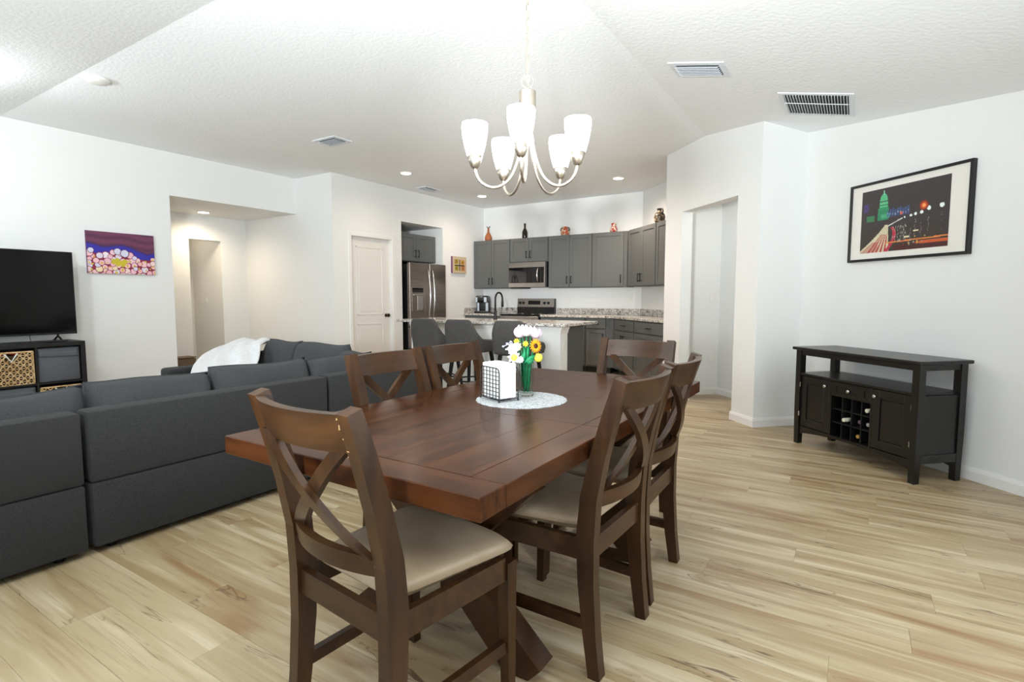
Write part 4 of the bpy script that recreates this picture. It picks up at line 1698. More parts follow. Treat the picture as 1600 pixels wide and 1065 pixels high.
def tulip(label, pos, m, s=1.0):
    t = flower('tulip_flower', label, pos)
    p = Vector(pos)
    for k in range(6):
        a = 2 * math.pi * k / 6
        ro = 0.016 * s
        d = Vector((math.cos(a), math.sin(a), 0))
        tn = Vector((-d.y, d.x, 0))
        rows = []
        for q in range(5):
            v = q / 4
            r = ro * (0.3 + 1.0 * math.sin(math.pi * min(v * 0.62 + 0.12, 1)))
            wd = 0.013 * s * math.sin(math.pi * (0.12 + 0.84 * v)) ** 0.7
            z = -0.008 * s + 0.038 * s * v
            rows.append([p + d * (r - 0.002) - tn * wd + Vector((0, 0, z)), p + d * r + Vector((0, 0, z)), p + d * (r - 0.002) + tn * wd + Vector((0, 0, z))])
        g = G()
        g.sheet(rows)
        o = g.build('petal', m, t, smooth=True)
        md = o.modifiers.new('thickness', 'SOLIDIFY')
        md.thickness = 0.0012
    return t


def daisy(name, label, pos, facing, pet, core, r, nlay=1, npet=12, core_r=0.4):
    t = flower(name, label, pos)
    f = Vector(facing).normalized()
    x = f.orthogonal().normalized()
    y_ = f.cross(x)
    p = Vector(pos)
    for lay in range(nlay):
        for k in range(npet):
            a = 2 * math.pi * (k + 0.5 * lay) / npet
            d = x * math.cos(a) + y_ * math.sin(a)
            tn = f.cross(d)
            rl = r * (1.0 - 0.18 * lay)
            rows = []
            for q in range(4):
                v = q / 3
                wd = r * (2.4 / npet) * (0.45 + 1.0 * math.sin(math.pi * (0.1 + 0.8 * v)))
                c_ = p + d * (r * 0.25 + (rl - r * 0.25) * v) + f * (0.10 * r * math.sin(v * 2.2) + 0.003 * lay)
                if q == 3:
                    wd *= 0.45
                rows.append([c_ - tn * wd * 0.5, c_ + f * 0.001, c_ + tn * wd * 0.5])
            g = G()
            g.sheet(rows)
            o = g.build('petal', pet, t, smooth=True)
            md = o.modifiers.new('thickness', 'SOLIDIFY')
            md.thickness = 0.0012
    g = G()
    cr = r * core_r
    M = Matrix.Translation(p + f * 0.002) @ f.to_track_quat('Z', 'Y').to_matrix().to_4x4()
    g.lathe([(cr, 0), (cr * 0.95, cr * 0.25), (cr * 0.6, cr * 0.42), (0.001, cr * 0.48)], 16, M=M)
    g.build('centre', core, t, smooth=True)
    return t


TW = -FWV                                         # toward the viewer
kpx = 0.0028
vpx = 814.5                                       # picture column of the vase axis, used only to read the photograph


def hp(px, z, depth=0.0):
    return fpos((px - vpx) * kpx, depth, z - DZ)


tulip('pink tulip at the left of the bouquet top', hp(804, 1.035, 0.0), 'petal_pink', 1.15)
tulip('white tulip, tallest at the left of the bouquet top', hp(808.5, 1.046, 0.012), 'petal_white', 1.15)
tulip('white tulip in the middle of the bouquet top', hp(815, 1.042, -0.01), 'petal_white', 1.2)
tulip('pale pink tulip right of the white tulips', hp(822, 1.040, 0.01), 'petal_pink', 1.15)
tulip('pink tulip at the right of the bouquet top', hp(830, 1.032, -0.004), 'petal_pink', 1.1)
daisy('sunflower', 'yellow sunflower with a dark brown centre', hp(828.5, 0.990, -0.03), TW * 0.8 + RTV * 0.55 + Vector((0, 0, 0.12)), 'petal_yellow', 'flower_brown', 0.033, 2, 16, 0.36)
daisy('daffodil_flower', 'white flower with a yellow centre above the napkins', hp(795.5, 0.938, -0.02), TW + Vector((0, 0, 0.2)), 'petal_white', 'ball_yellow', 0.030, 1, 8, 0.5)
t = flower('button_flower', 'yellow ball shaped flower low on the right of the vase', hp(833.5, 0.936, -0.02))
g = G()
g.ball(hp(833.5, 0.938, -0.02), 0.019, sub=3)
for v in g.bm.verts:
    v.co += Vector((random.uniform(-1, 1), random.uniform(-1, 1), random.uniform(-1, 1))) * 0.0007
g.build('bloom', 'ball_yellow', t, smooth=True)
daisy('cosmos_flower', 'small white blossom right above the napkins', hp(805, 0.930, -0.03), TW + RTV * 0.2, 'petal_white', 'petal_pink', 0.017, 2, 8, 0.3)
daisy('cosmos_flower', 'white blossom at the left of the bouquet', hp(794, 0.972, -0.01), TW - RTV * 0.3 + Vector((0, 0, 0.2)), 'petal_white', 'petal_peach', 0.027, 2, 8, 0.3)
daisy('cosmos_flower', 'peach blossom in the middle of the bouquet', hp(800.5, 0.985, -0.005), TW + Vector((0, 0, 0.2)), 'petal_peach', 'petal_pink', 0.021, 2, 8, 0.3)
daisy('cosmos_flower', 'small yellow blossom below the white tulips', hp(799.5, 1.008, 0.0), TW + Vector((0, 0, 0.3)), 'ball_yellow', 'petal_yellow', 0.014, 1, 8, 0.4)
daisy('cosmos_flower', 'small yellow blossom beside the sunflower', hp(813.5, 0.998, -0.01), TW + Vector((0, 0, 0.1)), 'ball_yellow', 'petal_yellow', 0.014, 1, 8, 0.4)
t = flower('lavender_sprig', 'pale lavender sprig reaching left of the bouquet', hp(793, 0.985, 0.0))
for k, (px, z) in enumerate(((778, 0.985), (783, 0.972), (784, 0.998), (788, 0.992), (787, 0.968), (790, 1.005))):
    g = G()
    a, b = hp(794, 0.975, 0.0), hp(px, z, 0.004 * k)
    mid = (a + b) / 2 + Vector((0, 0, 0.015))
    g.tube([a, mid, b], 0.0016, 5)
    g.ball(b, 0.0055, 1.0, 1.0, 0.8, 1)
    g.build('floret', 'sprig_lavender', t, smooth=True)
t = flower('leaf_spray', 'spray of broad green leaves at the vase mouth', hp(817, 0.955, 0.0))
for (px, z, px2, z2, dep, wl) in ((812, 0.915, 829, 0.952, -0.032, 0.012), (816, 0.912, 826, 0.934, -0.036, 0.011), (811, 0.92, 812, 0.985, -0.02, 0.008),
                                  (815, 0.92, 818, 0.99, -0.012, 0.008), (808, 0.915, 810, 0.965, -0.02, 0.008)):
    a, b = hp(px, z, dep), hp(px2, z2, dep * 0.9)
    dr_ = (b - a)
    sd = dr_.cross(FWV).normalized()
    rows = []
    for q in range(6):
        v = q / 5
        c_ = a + dr_ * v + TW * (0.008 * math.sin(math.pi * v))
        wd = wl * math.sin(math.pi * (0.08 + 0.9 * v))
        rows.append([c_ - sd * wd, c_ + TW * 0.003, c_ + sd * wd])
    g = G()
    g.sheet(rows)
    o = g.build('leaf', 'leaf_green', t, smooth=True)
    md = o.modifiers.new('thickness', 'SOLIDIFY')
    md.thickness = 0.001
for k in range(9):
    a = 2 * math.pi * k / 9
    r0 = 0.012 + 0.008 * (k % 2)
    g = G()
    p0 = Vector((r0 * math.cos(a), r0 * math.sin(a), 0.018))
    p1 = Vector((0.022 * math.cos(a + 0.5), 0.022 * math.sin(a + 0.5), 0.145))
    sd = Vector((-math.sin(a), math.cos(a), 0))
    rows = [[p0 + (p1 - p0) * v - sd * wq, p0 + (p1 - p0) * v + sd * wq] for v, wq in ((0, 0.002), (0.3, 0.006), (0.7, 0.006), (1, 0.003))]
    g.sheet(rows)
    o = g.build('leaf', 'leaf_green', t, smooth=True)
    md = o.modifiers.new('thickness', 'SOLIDIFY')
    md.thickness = 0.001

# ------------------------------------------------------------------ chandelier
HX, HY = -1.155, 1.93
t = thing('chandelier', 'brushed nickel chandelier with five lit white glass shades', 'chandelier', (HX, HY, 0))
ztop = zs(HX)
g = G()
Mt = Matrix.Translation((0, 0, ztop)) @ tilt
g.lathe([(0.062, -0.001), (0.062, -0.012), (0.045, -0.028), (0.012, -0.034), (0.003, -0.034)], 24, M=Mt)
g.build('canopy', 'nickel', t, angle=40)
g = G()
zz = ztop - 0.04
k = 0
while zz > 2.075:
    pts_ = []
    for q in range(12):
        a = 2 * math.pi * q / 12
        lx_, lz = 0.0075 * math.cos(a), 0.017 * math.sin(a)
        pts_.append((lx_, 0, zz - 0.014 + lz) if k % 2 == 0 else (0, lx_, zz - 0.014 + lz))
    g.tube(pts_, 0.0020, 6, closed=True)
    zz -= 0.0275
    k += 1
g.tube([(0.004, 0.003, ztop - 0.03), (-0.003, -0.004, 2.4), (0.004, -0.003, 2.25), (0, 0, 2.05)], 0.0022, 6)
g.build('chain', 'nickel', t)
g = G()
ring = [(0.024 * math.cos(a), 0, 2.068 + 0.024 * math.sin(a)) for a in [2 * math.pi * q / 24 for q in range(24)]]
g.tube([(Matrix.Rotation(R(32), 4, 'Z') @ Vector(p)) for p in ring], 0.003, 8, closed=True)
g.build('loop', 'nickel', t, smooth=True)
g = G()
g.lathe([(0.006, 2.045), (0.010, 2.032), (0.034, 2.028), (0.034, 1.955), (0.028, 1.950), (0.010, 1.945), (0.008, 1.90), (0.003, 1.90)], 24)
g.build('hub', 'nickel', t, angle=40)
base_a = math.atan2(-FWV.y, -FWV.x)
for k in range(5):
    a = base_a + R(-8) + k * 2 * math.pi / 5
    d = Vector((math.cos(a), math.sin(a), 0))
    RA = 0.215
    prof = [(0.012, 1.955), (0.016, 1.88), (0.030, 1.79), (0.062, 1.70), (0.105, 1.655), (0.150, 1.645), (0.190, 1.664), (0.210, 1.695), (RA, 1.722)]
    # smooth the arm
    P_ = [d * r + Vector((0, 0, z)) for r, z in prof]
    fine = []
    for i in range(len(P_) - 1):
        p0 = P_[max(0, i - 1)]
        p1, p2 = P_[i], P_[i + 1]
        p3 = P_[min(len(P_) - 1, i + 2)]
        for q in range(4):
            s = q / 4
            fine.append(0.5 * ((2 * p1) + (p2 - p0) * s + (2 * p0 - 5 * p1 + 4 * p2 - p3) * s * s + (3 * p1 - p0 - 3 * p2 + p3) * s ** 3))
    fine.append(P_[-1])
    g = G()
    g.tube(fine, 0.0062, 10)
    arm = g.build('arm', 'nickel', t, smooth=True)
    c = d * RA
    g = G()
    g.lathe([(0.007, 1.715), (0.016, 1.722), (0.025, 1.742), (0.031, 1.765), (0.029, 1.765)], 20, c)
    g.build('cup', 'nickel', arm, smooth=True)
    g = G()
    g.lathe([(0.026, 1.750), (0.033, 1.772), (0.043, 1.808), (0.050, 1.845), (0.053, 1.875), (0.0515, 1.893), (0.049, 1.893), (0.047, 1.845), (0.038, 1.805), (0.024, 1.762)], 24, c, cap=False)
    g.build('glass_shade', 'lamp_glass', arm, smooth=True)
    bulb('chandelier_bulb', (HX + c.x, HY + c.y, 1.91), 1.6, (1.0, 0.95, 0.88), 0.03)


# ------------------------------------------------------------------ sofa
def pillow(name, label, loc, rz, w_, h_, t_, lean=0.0, m='cushion_fabric', seed=0, group='loose sofa cushions'):
    rnd = random.Random(seed)
    nx, nz = 22, 14
    tb = bmesh.new()
    ph = [rnd.uniform(0, 6) for _ in range(4)]

    def P(i, j, s):
        u, v = -1 + 2 * i / nx, -1 + 2 * j / nz
        f = max(0.0, 1 - abs(u) ** 7) ** 0.5 * max(0.0, 1 - abs(v) ** 4) ** 0.5
        cr = 1 - 0.02 * (1 - abs(u)) * v ** 2
        x = u * w_ / 2 * (1 - 0.03 * (1 - abs(v)) * 0)
        z = (v * cr * h_ / 2) + h_ / 2
        z += 0.007 * math.sin(u * 3 + ph[0]) * (v + 1) / 2 + (0.006 + 0.008 * math.sin(ph[2] + 3 * (u > 0))) * abs(u) ** 4 * (v > 0) * v
        y_ = s * t_ / 2 * f * (1.0 - 0.25 * v) + 0.006 * math.sin(4 * u + 2 * v + ph[1]) * f
        y_ += 0.0
        return Vector((x, y_, z))
    A = [[None] * (nx + 1) for _ in range(nz + 1)]
    B = [[None] * (nx + 1) for _ in range(nz + 1)]
    for j in range(nz + 1):
        for i in range(nx + 1):
            A[j][i] = tb.verts.new(P(i, j, -1))
            if i in (0, nx) or j in (0, nz):
                B[j][i] = A[j][i]
            else:
                B[j][i] = tb.verts.new(P(i, j, 1))
    for j in range(nz):
        for i in range(nx):
            tb.faces.new((A[j][i], A[j][i + 1], A[j + 1][i + 1], A[j + 1][i]))
            try:
                tb.faces.new((B[j][i], B[j + 1][i], B[j + 1][i + 1], B[j][i + 1]))
            except ValueError:
                pass
    bmesh.ops.recalc_face_normals(tb, faces=tb.faces)
    t = thing(name, label, 'cushion', loc, rz, group)
    t.rotation_euler = (R(lean), 0, R(rz))
    g = G()
    g._merge(tb)
    g.build('cover', m, t, smooth=True)
    # welt seam around the edge
    g = G()
    loop = [P(i, 0, 1) for i in range(nx)] + [P(nx, j, 1) for j in range(nz)] + [P(i, nz, 1) for i in range(nx, 0, -1)] + [P(0, j, 1) for j in range(nz, 0, -1)]
    g.tube(loop, 0.004, 5, closed=True)
    g.build('piping', m, t, smooth=True)
    return t


SX = -2.94


def sofa_module(label, y0, y1):
    """module whose back faces the dining table (+x); seat toward -x"""
    t = thing('sofa_section', label, 'sofa', (SX, (y0 + y1) / 2, 0), 0, 'sections of the charcoal sectional sofa')
    h = (y1 - y0) / 2 - 0.006
    g = G()
    g.box((-0.90, -h, 0.035), (0.0, h, 0.340), 0.012, 2)
    g.build('base', 'sofa_fabric', t, angle=40)
    g = G()
    g.box((-0.135, -h, 0.344), (0.0, h, 0.678), 0.014, 2)
    g.build('backrest', 'sofa_fabric', t, angle=40)
    g = G()
    g.box((-0.91, -h + 0.004, 0.344), (-0.14, h - 0.004, 0.47), 0.03, 3)
    g.build('seat_cushion', 'cushion_fabric', t, angle=40)
    for sy in (-1, 1):
        for x in (-0.82, -0.08):
            g = G()
            g.lathe([(0.022, 0), (0.026, 0.036)], 12, (x, sy * (h - 0.09), 0))
            g.build('foot', 'black_plastic', t)
    return t


sofa_module('charcoal sofa section at the left edge, behind the television view', -0.36, 0.985)
sofa_module('charcoal sofa section with its long back to the dining table', 0.997, 2.338)
sofa_module('charcoal corner sofa section behind the dining chairs', 2.350, 3.25)
# return of the sectional along the far side
t = thing('sofa_section', 'charcoal sofa section with arm under the white blanket', 'sofa', (-4.42, 3.25, 0), 0, 'sections of the charcoal sectional sofa')
g = G()
g.box((-0.55, -0.93, 0.035), (0.56, 0.0, 0.34), 0.012, 2)
g.build('base', 'sofa_fabric', t, angle=40)
g = G()
g.box((-0.55, -0.14, 0.344), (0.56, 0, 0.678), 0.014, 2)
g.build('backrest', 'sofa_fabric', t, angle=40)
g = G()
g.box((-0.545, -0.94, 0.344), (0.555, -0.145, 0.47), 0.03, 3)
g.build('seat_cushion', 'cushion_fabric', t, angle=40)
g = G()
g.box((-0.73, -0.95, 0.035), (-0.555, 0.0, 0.585), 0.03, 3)
g.build('arm', 'sofa_fabric', t, angle=40)
for x in (-0.66, 0.5):
    for y_ in (-0.85, -0.08):
        g = G()
        g.lathe([(0.022, 0), (0.026, 0.036)], 12, (x, y_, 0))
        g.build('foot', 'black_plastic', t)

# loose back cushions, leaning on the backs (local -y is the front; rz=-90 puts the front to -x)
CZ = 0.472
for k, (ya, yb_, ht, lab) in enumerate(((0.30, 1.085, 0.285, 'gray back cushion at the left edge of the sofa'),
                                        (1.09, 1.70, 0.30, 'gray back cushion left of the middle sofa seam'),
                                        (1.705, 2.37, 0.31, 'gray back cushion on the right of the long sofa back'),
                                        (2.375, 2.98, 0.30, 'gray back cushion of the corner sofa section'))):
    pillow('sofa_cushion', lab, (SX - 0.25, (ya + yb_) / 2, CZ), -90, yb_ - ya, ht, 0.20, 6, seed=k)
for k, (xa, xb, ht, yy_, lab) in enumerate(((-4.62, -4.14, 0.34, 2.98, 'gray back cushion right beside the white blanket'),
                                            (-4.15, -3.50, 0.34, 2.96, 'gray back cushion in the middle of the far sofa side'),
                                            (-3.50, -3.20, 0.30, 2.90, 'small gray cushion in the sofa corner'))):
    pillow('sofa_cushion', lab, ((xa + xb) / 2, yy_, CZ), 0, xb - xa, ht, 0.22, -8, seed=10 + k)

# throw blanket over the far left of the sofa
g = G()
nu, nv = 26, 26
ctrl = {0.0: ((-5.12, 3.10, 0.77), (-4.62, 3.10, 0.79)), 0.12: ((-5.12, 3.0, 0.79), (-4.60, 2.98, 0.815)), 0.3: ((-5.13, 2.78, 0.735), (-4.50, 2.83, 0.78)),
        0.55: ((-5.02, 2.58, 0.665), (-4.36, 2.72, 0.68)), 0.8: ((-4.86, 2.42, 0.62), (-4.22, 2.58, 0.585)), 1.0: ((-4.66, 2.28, 0.53), (-4.05, 2.42, 0.53))}
ks = sorted(ctrl)
grid = []
for j in range(nv + 1):
    v = j / nv
    for a, b in zip(ks, ks[1:]):
        if a <= v <= b:
            s = (v - a) / (b - a)
            L_ = Vector(ctrl[a][0]).lerp(Vector(ctrl[b][0]), s)
            R_ = Vector(ctrl[a][1]).lerp(Vector(ctrl[b][1]), s)
            break
    rowp = []
    for i in range(nu + 1):
        u = i / nu
        p = L_.lerp(R_, u)
        p.z += 0.022 * math.sin(u * 9 + v * 5) * (0.3 + v * 0.4) + 0.014 * math.sin(u * 17 - v * 8) + 0.03 * math.sin(math.pi * u) * v
        p.y += 0.02 * math.sin(u * 7 + v * 3)
        rowp.append(p)
    grid.append(rowp)
g.sheet(grid)
o = tag(g.build('throw_blanket', 'blanket_fleece', smooth=True), 'white fleece blanket thrown over the far arm of the sofa', 'blanket')
md = o.modifiers.new('thickness', 'SOLIDIFY')
md.thickness = 0.02
sb = o.modifiers.new('smooth', 'SUBSURF')
sb.levels = sb.render_levels = 1

# ------------------------------------------------------------------ television wall
# cube shelf: local x along room +y, front toward room +x
SY0, SY1, SH, SD = 0.745, 2.222, 0.774, 0.39
t = thing('cube_shelf', 'black brown cube shelf below the television', 'shelf', (-6.845 + 0.0, (SY0 + SY1) / 2, 0), 90)
hw_ = (SY1 - SY0) / 2
fr, dv = 0.040, 0.016
g = G()
g.box((-hw_, -SD, SH - fr), (hw_, 0, SH), 0.001)
g.build('top', 'shelf_black', t)
g = G()
g.box((-hw_, -SD, 0), (hw_, 0, fr), 0.001)
g.build('bottom', 'shelf_black', t)
for s in (-1, 1):
    g = G()
    g.box((s * hw_ - (fr if s > 0 else 0), -SD, fr), (s * hw_ + (fr if s < 0 else 0), 0, SH - fr), 0.001)
    g.build('side', 'shelf_black', t)
cw = (2 * hw_ - 2 * fr - 3 * dv) / 4
chh = (SH - 2 * fr - dv) / 2
for k in range(3):
    x = -hw_ + fr + (k + 1) * cw + k * dv
    g = G()
    g.box((x, -SD + 0.004, fr), (x + dv, -0.002, SH - fr))
    g.build('divider', 'shelf_black', t)
g = G()
g.box((-hw_ + fr, -SD + 0.005, fr + chh), (hw_ - fr, -0.002, fr + chh + dv))
g.build('middle_shelf', 'shelf_black', t)
g = G()
g.box((-hw_ + fr, -0.012, fr), (hw_ - fr, -0.004, SH - fr))
g.build('back_panel', 'shelf_black', t)


def cell(ci, ri):
    """world location of the bottom middle of a cell's front region; ci from 0 (left) to 3 (right), ri 0 bottom, 1 top"""
    x = -hw_ + fr + ci * (cw + dv) + cw / 2
    z = fr + ri * (chh + dv)
    return Vector((-6.845, (SY0 + SY1) / 2 + x, z + 0.001))


def wicker(label, ci, ri):
    p = cell(ci, ri)
    t = thing('wicker_basket', label, 'basket', p, 90, 'wicker baskets in the cube shelf')
    bw, bh, bd_ = cw - 0.024, chh - 0.035, 0.36
    g = G()
    g.box((-bw / 2 + 0.008, -bd_ - 0.005, 0.003), (bw / 2 - 0.008, -0.03, bh - 0.03))
    g.build('lining', 'basket_inside', t)  # dark solid block behind the open weave, seen through its gaps
    g = G()
    yf = -bd_ - 0.010
    nx = 13
    st_ = bw / nx
    nz = int(bh / st_ * 0.8)
    sz = bh / nz
    # criss cross strands of the open weave
    for k in range(nx):
        for j in range(nz):
            x0, z0 = -bw / 2 + k * st_, j * sz
            if bh * 0.72 < z0 and abs(x0 + st_ / 2) < 0.045:
                continue
            if (k + j) % 2 == 0:
                g.bar([(x0, yf, z0), (x0 + st_, yf - 0.006, z0 + sz)], 0.0085, 0.006, side=(1, 0, 0))
            else:
                g.bar([(x0 + st_, yf, z0), (x0, yf - 0.006, z0 + sz)], 0.0085, 0.006, side=(1, 0, 0))
    for j in range(nz + 1):
        if j * sz > bh * 0.72 and j < nz:
            for s in (-1, 1):
                g.tube([(s * bw / 2, yf - 0.003, j * sz), (s * 0.045, yf - 0.003, j * sz)], 0.0035, 5)
        else:
            g.tube([(-bw / 2, yf - 0.003, max(0.004, j * sz)), (bw / 2, yf - 0.003, max(0.004, j * sz))], 0.0035 if j < nz else 0.008, 5)
    for s in (-1, 1):
        g.tube([(s * bw / 2, yf - 0.002, 0.004), (s * bw / 2, yf - 0.002, bh)], 0.006, 5)
    o = g.build('weave', 'basket_straw', t)
    o['kind'] = 'stuff'
    g = G()
    g.tube([(-0.045, yf - 0.004, bh - 0.01), (0.0, yf - 0.006, bh * 0.72), (0.045, yf - 0.004, bh - 0.01)], 0.007, 6)
    g.build('handle_opening', 'tag_white', t)
    return t


def fabric_bin(label, ci, ri):
    p = cell(ci, ri)
    t = thing('fabric_bin', label, 'storage bin', p, 90, 'gray fabric bins in the cube shelf')
    bw, bh, bd_ = cw - 0.012, chh - 0.014, 0.365
    g = G()
    g.box((-bw / 2, -bd_, 0.001), (bw / 2, -0.02, bh), 0.008, 2)
    g.build('body', 'bin_fabric', t, angle=40)
    g = G()
    rows = []
    for q in range(9):
        v = q / 8
        rows.append([(-bw / 2 + 0.004 + (bw - 0.008) * i / 10, -bd_ - 0.004 - 0.005 * abs(math.sin(v * 7 + 0.6 * i / 10)), bh - 0.003 - 0.075 * v - 0.012 * v * (i / 10)) for i in range(11)])
    g.sheet(rows)
    o = g.build('folded_flap', 'bin_fabric', t, smooth=True)
    md = o.modifiers.new('thickness', 'SOLIDIFY')
    md.thickness = 0.002
    return t


fabric_bin('gray fabric bin in the top right cell of the cube shelf', 3, 1)
wk = wicker('woven straw basket with red cloth in the top row of the cube shelf', 2, 1)
fabric_bin('gray fabric bin in the lower row beside the half hidden basket', 2, 0)
wk2 = wicker('woven straw basket in the lower right cell of the cube shelf', 3, 0)
for par, nm in ((wk, 'red cloth showing over the top of the basket in the cube shelf'),):
    p = cell(2, 1)
    g = G()
    rows = []
    for q in range(5):
        rows.append([(-0.12 + 0.25 * i / 12, -0.30 + 0.05 * q, 0.288 + 0.012 * math.sin(i * 1.3 + q) + (0.006 if 0 < q < 4 else 0)) for i in range(13)])
    g.sheet(rows)
    o = g.build('folded_cloth', 'red_cloth', smooth=True)
    md = o.modifiers.new('thickness', 'SOLIDIFY')
    md.thickness = 0.012
    o.location = p
    o.rotation_euler = (0, 0, R(90))
    tag(o, nm, 'cloth')

# television
t = thing('television', 'large black flat television on the cube shelf', 'television', (-6.66, 1.507, SH), 90)
tw, z0, z1 = 1.436, 0.066, 0.880
g = G()
g.box((-tw / 2, -0.018, z0), (tw / 2, 0.012, z1), 0.003)
g.box((-tw / 2 + 0.25, 0.012, z0 + 0.06), (tw / 2 - 0.25, 0.045, z0 + 0.42), 0.01)
g.build('bezel', 'black_plastic', t)
g = G()
g.box((-tw / 2 + 0.008, -0.0195, z0 + 0.018), (tw / 2 - 0.008, -0.018, z1 - 0.008))
g.build('screen', 'screen', t)
for s in (-1, 1):
    x = s * 0.565
    g = G()
    g.tube([(x, 0.0, z0 + 0.02), (x, 0.0, 0.05), (x, -0.11, 0.006), (x, -0.125, 0.006)], 0.009, 8)
    g.tube([(x, 0.0, 0.05), (x, 0.10, 0.006), (x, 0.115, 0.006)], 0.009, 8)
    g.build('foot', 'black_plastic', t)
g = G()
g.tube([(-6.70, 1.86, SH + 0.14), (-6.66, 1.855, SH + 0.06), (-6.60, 1.845, SH + 0.004), (-6.50, 1.80, SH + 0.004)], 0.003, 6)
tag(g.build('cable', 'black_plastic', smooth=True), 'thin black cable hanging below the television', 'cable')
g = G()
g.box((-0.09, -0.03, 0), (0.09, 0.03, 0.018), 0.006, 2)
o = tag(g.build('remote_control', 'black_plastic', loc=(-6.50, 2.00, SH + 0.001)), 'small flat black remote on the shelf below the television', 'remote control')
o.rotation_euler = (0, 0, R(80))

# wooden box in the side hall
t = thing('wooden_box', 'weathered wooden box on the floor of the side hall', 'box', (-7.95, 3.86, 0), 0)
for k in range(3):
    g = G()
    g.box((-0.10, -0.13, 0.01 + k * 0.115), (0.10, 0.13, 0.12 + k * 0.115), 0.004)
    g.build('board', 'box_wood', t)
g = G()
g.box((-0.105, -0.135, 0.357), (0.105, 0.135, 0.372), 0.003)
g.build('lid', 'box_wood', t)
g = G()
g.box((-0.09, -0.12, 0.0), (0.09, 0.12, 0.012))
g.build('base', 'box_wood', t)

# ------------------------------------------------------------------ sideboard
SU, SV = -3.2725, 3.2385
t = thing('sideboard', 'black wooden sideboard with open shelf, two doors and wine rack', 'sideboard', uv45(SU, SV), -45)
# local: x along the wall, front at y=0, back at y=0.41
bw = 0.535
g = G()
g.box((-0.5585, -0.012, 0.776), (0.5585, 0.413, 0.800), 0.005)
g.build('top', 'black_wood', t)
lg = 0.05
for x in (-bw, bw - lg):
    for y_ in (0.012, 0.395 - lg):
        g = G()
        g.bar([(x + lg / 2, y_ + lg / 2, 0.0), (x + lg / 2, y_ + lg / 2, 0.30), (x + lg / 2, y_ + lg / 2, 0.775)], [0.042, lg, lg], [0.042, lg, lg])
        g.build('leg', 'black_wood', t)
ix = bw - lg
for a, b in (((-ix, 0.020, 0.735), (ix, 0.042, 0.775)), ((-ix, 0.360, 0.735), (ix, 0.382, 0.775)), ((-bw + 0.008, 0.062, 0.735), (-bw + 0.03, 0.345, 0.775)), ((bw - 0.03, 0.062, 0.735), (bw - 0.008, 0.345, 0.775))):
    g = G()
    g.box(a, b, 0.0015)
    g.build('top_rail', 'black_wood', t)
g = G()
g.box((-ix - 0.03, 0.016, 0.572), (ix + 0.03, 0.390, 0.590), 0.002)
g.build('open_shelf', 'black_wood', t)
for s in (-1, 1):
    g = G()
    xa, xb = s * (bw - 0.030), s * (bw - 0.010)
    g.box((min(xa, xb), 0.062, 0.13), (max(xa, xb), 0.345, 0.572), 0.001)
    g.build('side_panel', 'black_wood', t)
    g = G()
    xa, xb = s * (bw - 0.012), s * (bw - 0.002)
    g.box((min(xa, xb), 0.062, 0.13), (max(xa, xb), 0.345, 0.185), 0.001)
    g.build('side_rail', 'black_wood', t)
g = G()
g.box((-ix, 0.372, 0.13), (ix, 0.380, 0.572))
g.build('back_panel', 'black_wood', t)
g = G()
g.box((-ix, 0.05, 0.135), (ix, 0.372, 0.150))
g.build('bottom_panel', 'black_wood', t)
# arched lower apron
n = 16
lowz = [(-ix + 2 * ix * k / n, 0.085 + 0.045 * math.sin(math.pi * k / n) ** 0.7) for k in range(n + 1)]
for yy0 in (0.024, 0.360):
    g = G()
    g.prism([(-ix, 0.150), *lowz, (ix, 0.150)], yy0, yy0 + 0.02, 'y')
    g.build('arched_apron', 'black_wood', t)
d0 = 0.185
for s in (-1, 1):
    xa, xb = sorted((s * (ix - 0.002), s * (d0 + 0.004)))
    g = G()
    shaker(g, xa, xb, 0.155, 0.568, 0.046, 0.020, 0.058)
    g.box((xa + 0.066, 0.031, 0.221), (xb - 0.066, 0.040, 0.502), 0.004)
    dr = g.build('door', 'black_wood', t)
    g = G()
    kx = s * (d0 + 0.034)
    Mk = Matrix.Translation((kx, 0.026, 0.520)) @ Matrix.Rotation(R(90), 4, 'X')
    g.lathe([(0.008, 0), (0.006, 0.010), (0.013, 0.018), (0.014, 0.024), (0.009, 0.029), (0.001, 0.030)], 16, M=Mk)
    g.build('knob', 'chrome', dr, smooth=True)
    for hz in (0.235, 0.475):
        g = G()
        hxp = s * (ix + 0.002)
        g.tube([(hxp, 0.016, hz), (hxp, 0.016, hz + 0.038)], 0.0045, 8)
        g.build('hinge', 'chrome', dr)
for s in (-1, 1):
    g = G()
    xa, xb = sorted((s * (d0 - 0.014), s * (d0 + 0.002)))
    g.box((xa, 0.028, 0.150), (xb, 0.37, 0.572))
    g.build('partition', 'black_wood', t)
xm = d0 - 0.015
g = G()
g.box((-xm, 0.026, 0.462), (xm, 0.044, 0.568), 0.002)
dw = g.build('drawer', 'black_wood', t)
g = G()
for a, b in (((-xm + 0.045, 0.488), (xm - 0.045, 0.493)), ((-xm + 0.045, 0.537), (xm - 0.045, 0.542)), ((-xm + 0.045, 0.488), (-xm + 0.05, 0.542)), ((xm - 0.05, 0.488), (xm - 0.045, 0.542))):
    g.box((a[0], 0.022, a[1]), (b[0], 0.027, b[1]))
g.build('drawer_molding', 'black_wood', dw)
g = G()
Mk = Matrix.Translation((0, 0.026, 0.515)) @ Matrix.Rotation(R(90), 4, 'X')
g.lathe([(0.008, 0), (0.006, 0.010), (0.013, 0.018), (0.014, 0.024), (0.009, 0.029), (0.001, 0.030)], 16, M=Mk)
g.build('knob', 'chrome', dw, smooth=True)
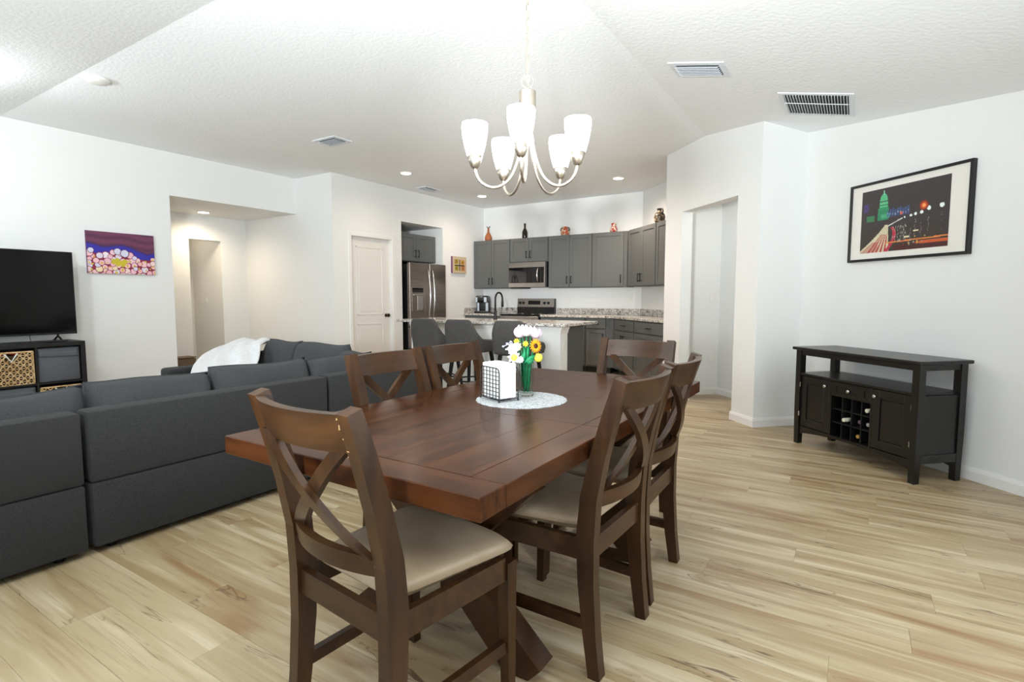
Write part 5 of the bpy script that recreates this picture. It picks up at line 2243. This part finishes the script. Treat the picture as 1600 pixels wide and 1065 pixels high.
# wine rack
wz0, wz1 = 0.150, 0.458
ncol, nrow = 4, 3
for k in range(1, ncol):
    x = -xm + 2 * xm * k / ncol
    g = G()
    g.box((x - 0.004, 0.045, wz0), (x + 0.004, 0.36, wz1))
    g.build('rack_divider', 'rack_shade', t)
for k in range(1, nrow):
    z = wz0 + (wz1 - wz0) * k / nrow
    g = G()
    g.box((-xm, 0.047, z - 0.004), (xm, 0.36, z + 0.004))
    g.build('rack_shelf', 'rack_shade', t)
g = G()
g.box((-xm, 0.030, wz1), (xm, 0.37, wz1 + 0.004))
g.build('rack_top', 'black_wood', t)
Msb = t.matrix_basis.copy()
for ci, ri, m_, out, rr_, lab in ((1, 1, 'foil_cream', 0.02, 0.0150, 'wine bottle with a cream cap sticking out of the sideboard rack'),
                                  (2, 1, 'foil_plum', 0.075, 0.0145, 'wine bottle with a dull plum cap in the sideboard rack'),
                                  (3, 1, 'foil_gray', 0.062, 0.0145, 'wine bottle with a gray cap in the right column of the rack'),
                                  (2, 0, 'foil_gold', 0.065, 0.0145, 'wine bottle with a gold cap in the bottom row of the rack'),
                                  (3, 2, 'foil_cream', 0.045, 0.0150, 'wine bottle with a white cap in the top row of the rack')):
    x = -xm + 2 * xm * (ci + 0.5) / ncol
    zb = wz0 + (wz1 - wz0) * ri / nrow + (0.0045 if ri else 0.0005)
    b = thing('wine_bottle', lab, 'bottle', (0, 0, 0), -45, 'wine bottles in the sideboard')
    ro = 0.037
    pw = Matrix.Translation(uv45(SU, SV)) @ Matrix.Rotation(R(-45), 4, 'Z') @ Vector((x, out, zb + ro))
    b.location = pw
    g = G()
    Mk = Matrix.Rotation(R(-90), 4, 'X')
    ln = 0.365 - out - 0.005
    g.lathe([(0.0135, 0.045), (0.014, 0.085), (0.02, 0.11), (0.034, 0.14), (ro, 0.16), (ro, ln - 0.004), (ro - 0.004, ln), (0.003, ln)], 18, M=Mk)
    g.build('glass', 'bottle_glass', b, smooth=True)
    g = G()
    g.lathe([(0.003, 0.0), (rr_ - 0.001, 0.0), (rr_, 0.003), (rr_, 0.06), (0.0138, 0.062)], 18, M=Mk)
    g.build('cap', m_, b, angle=40)
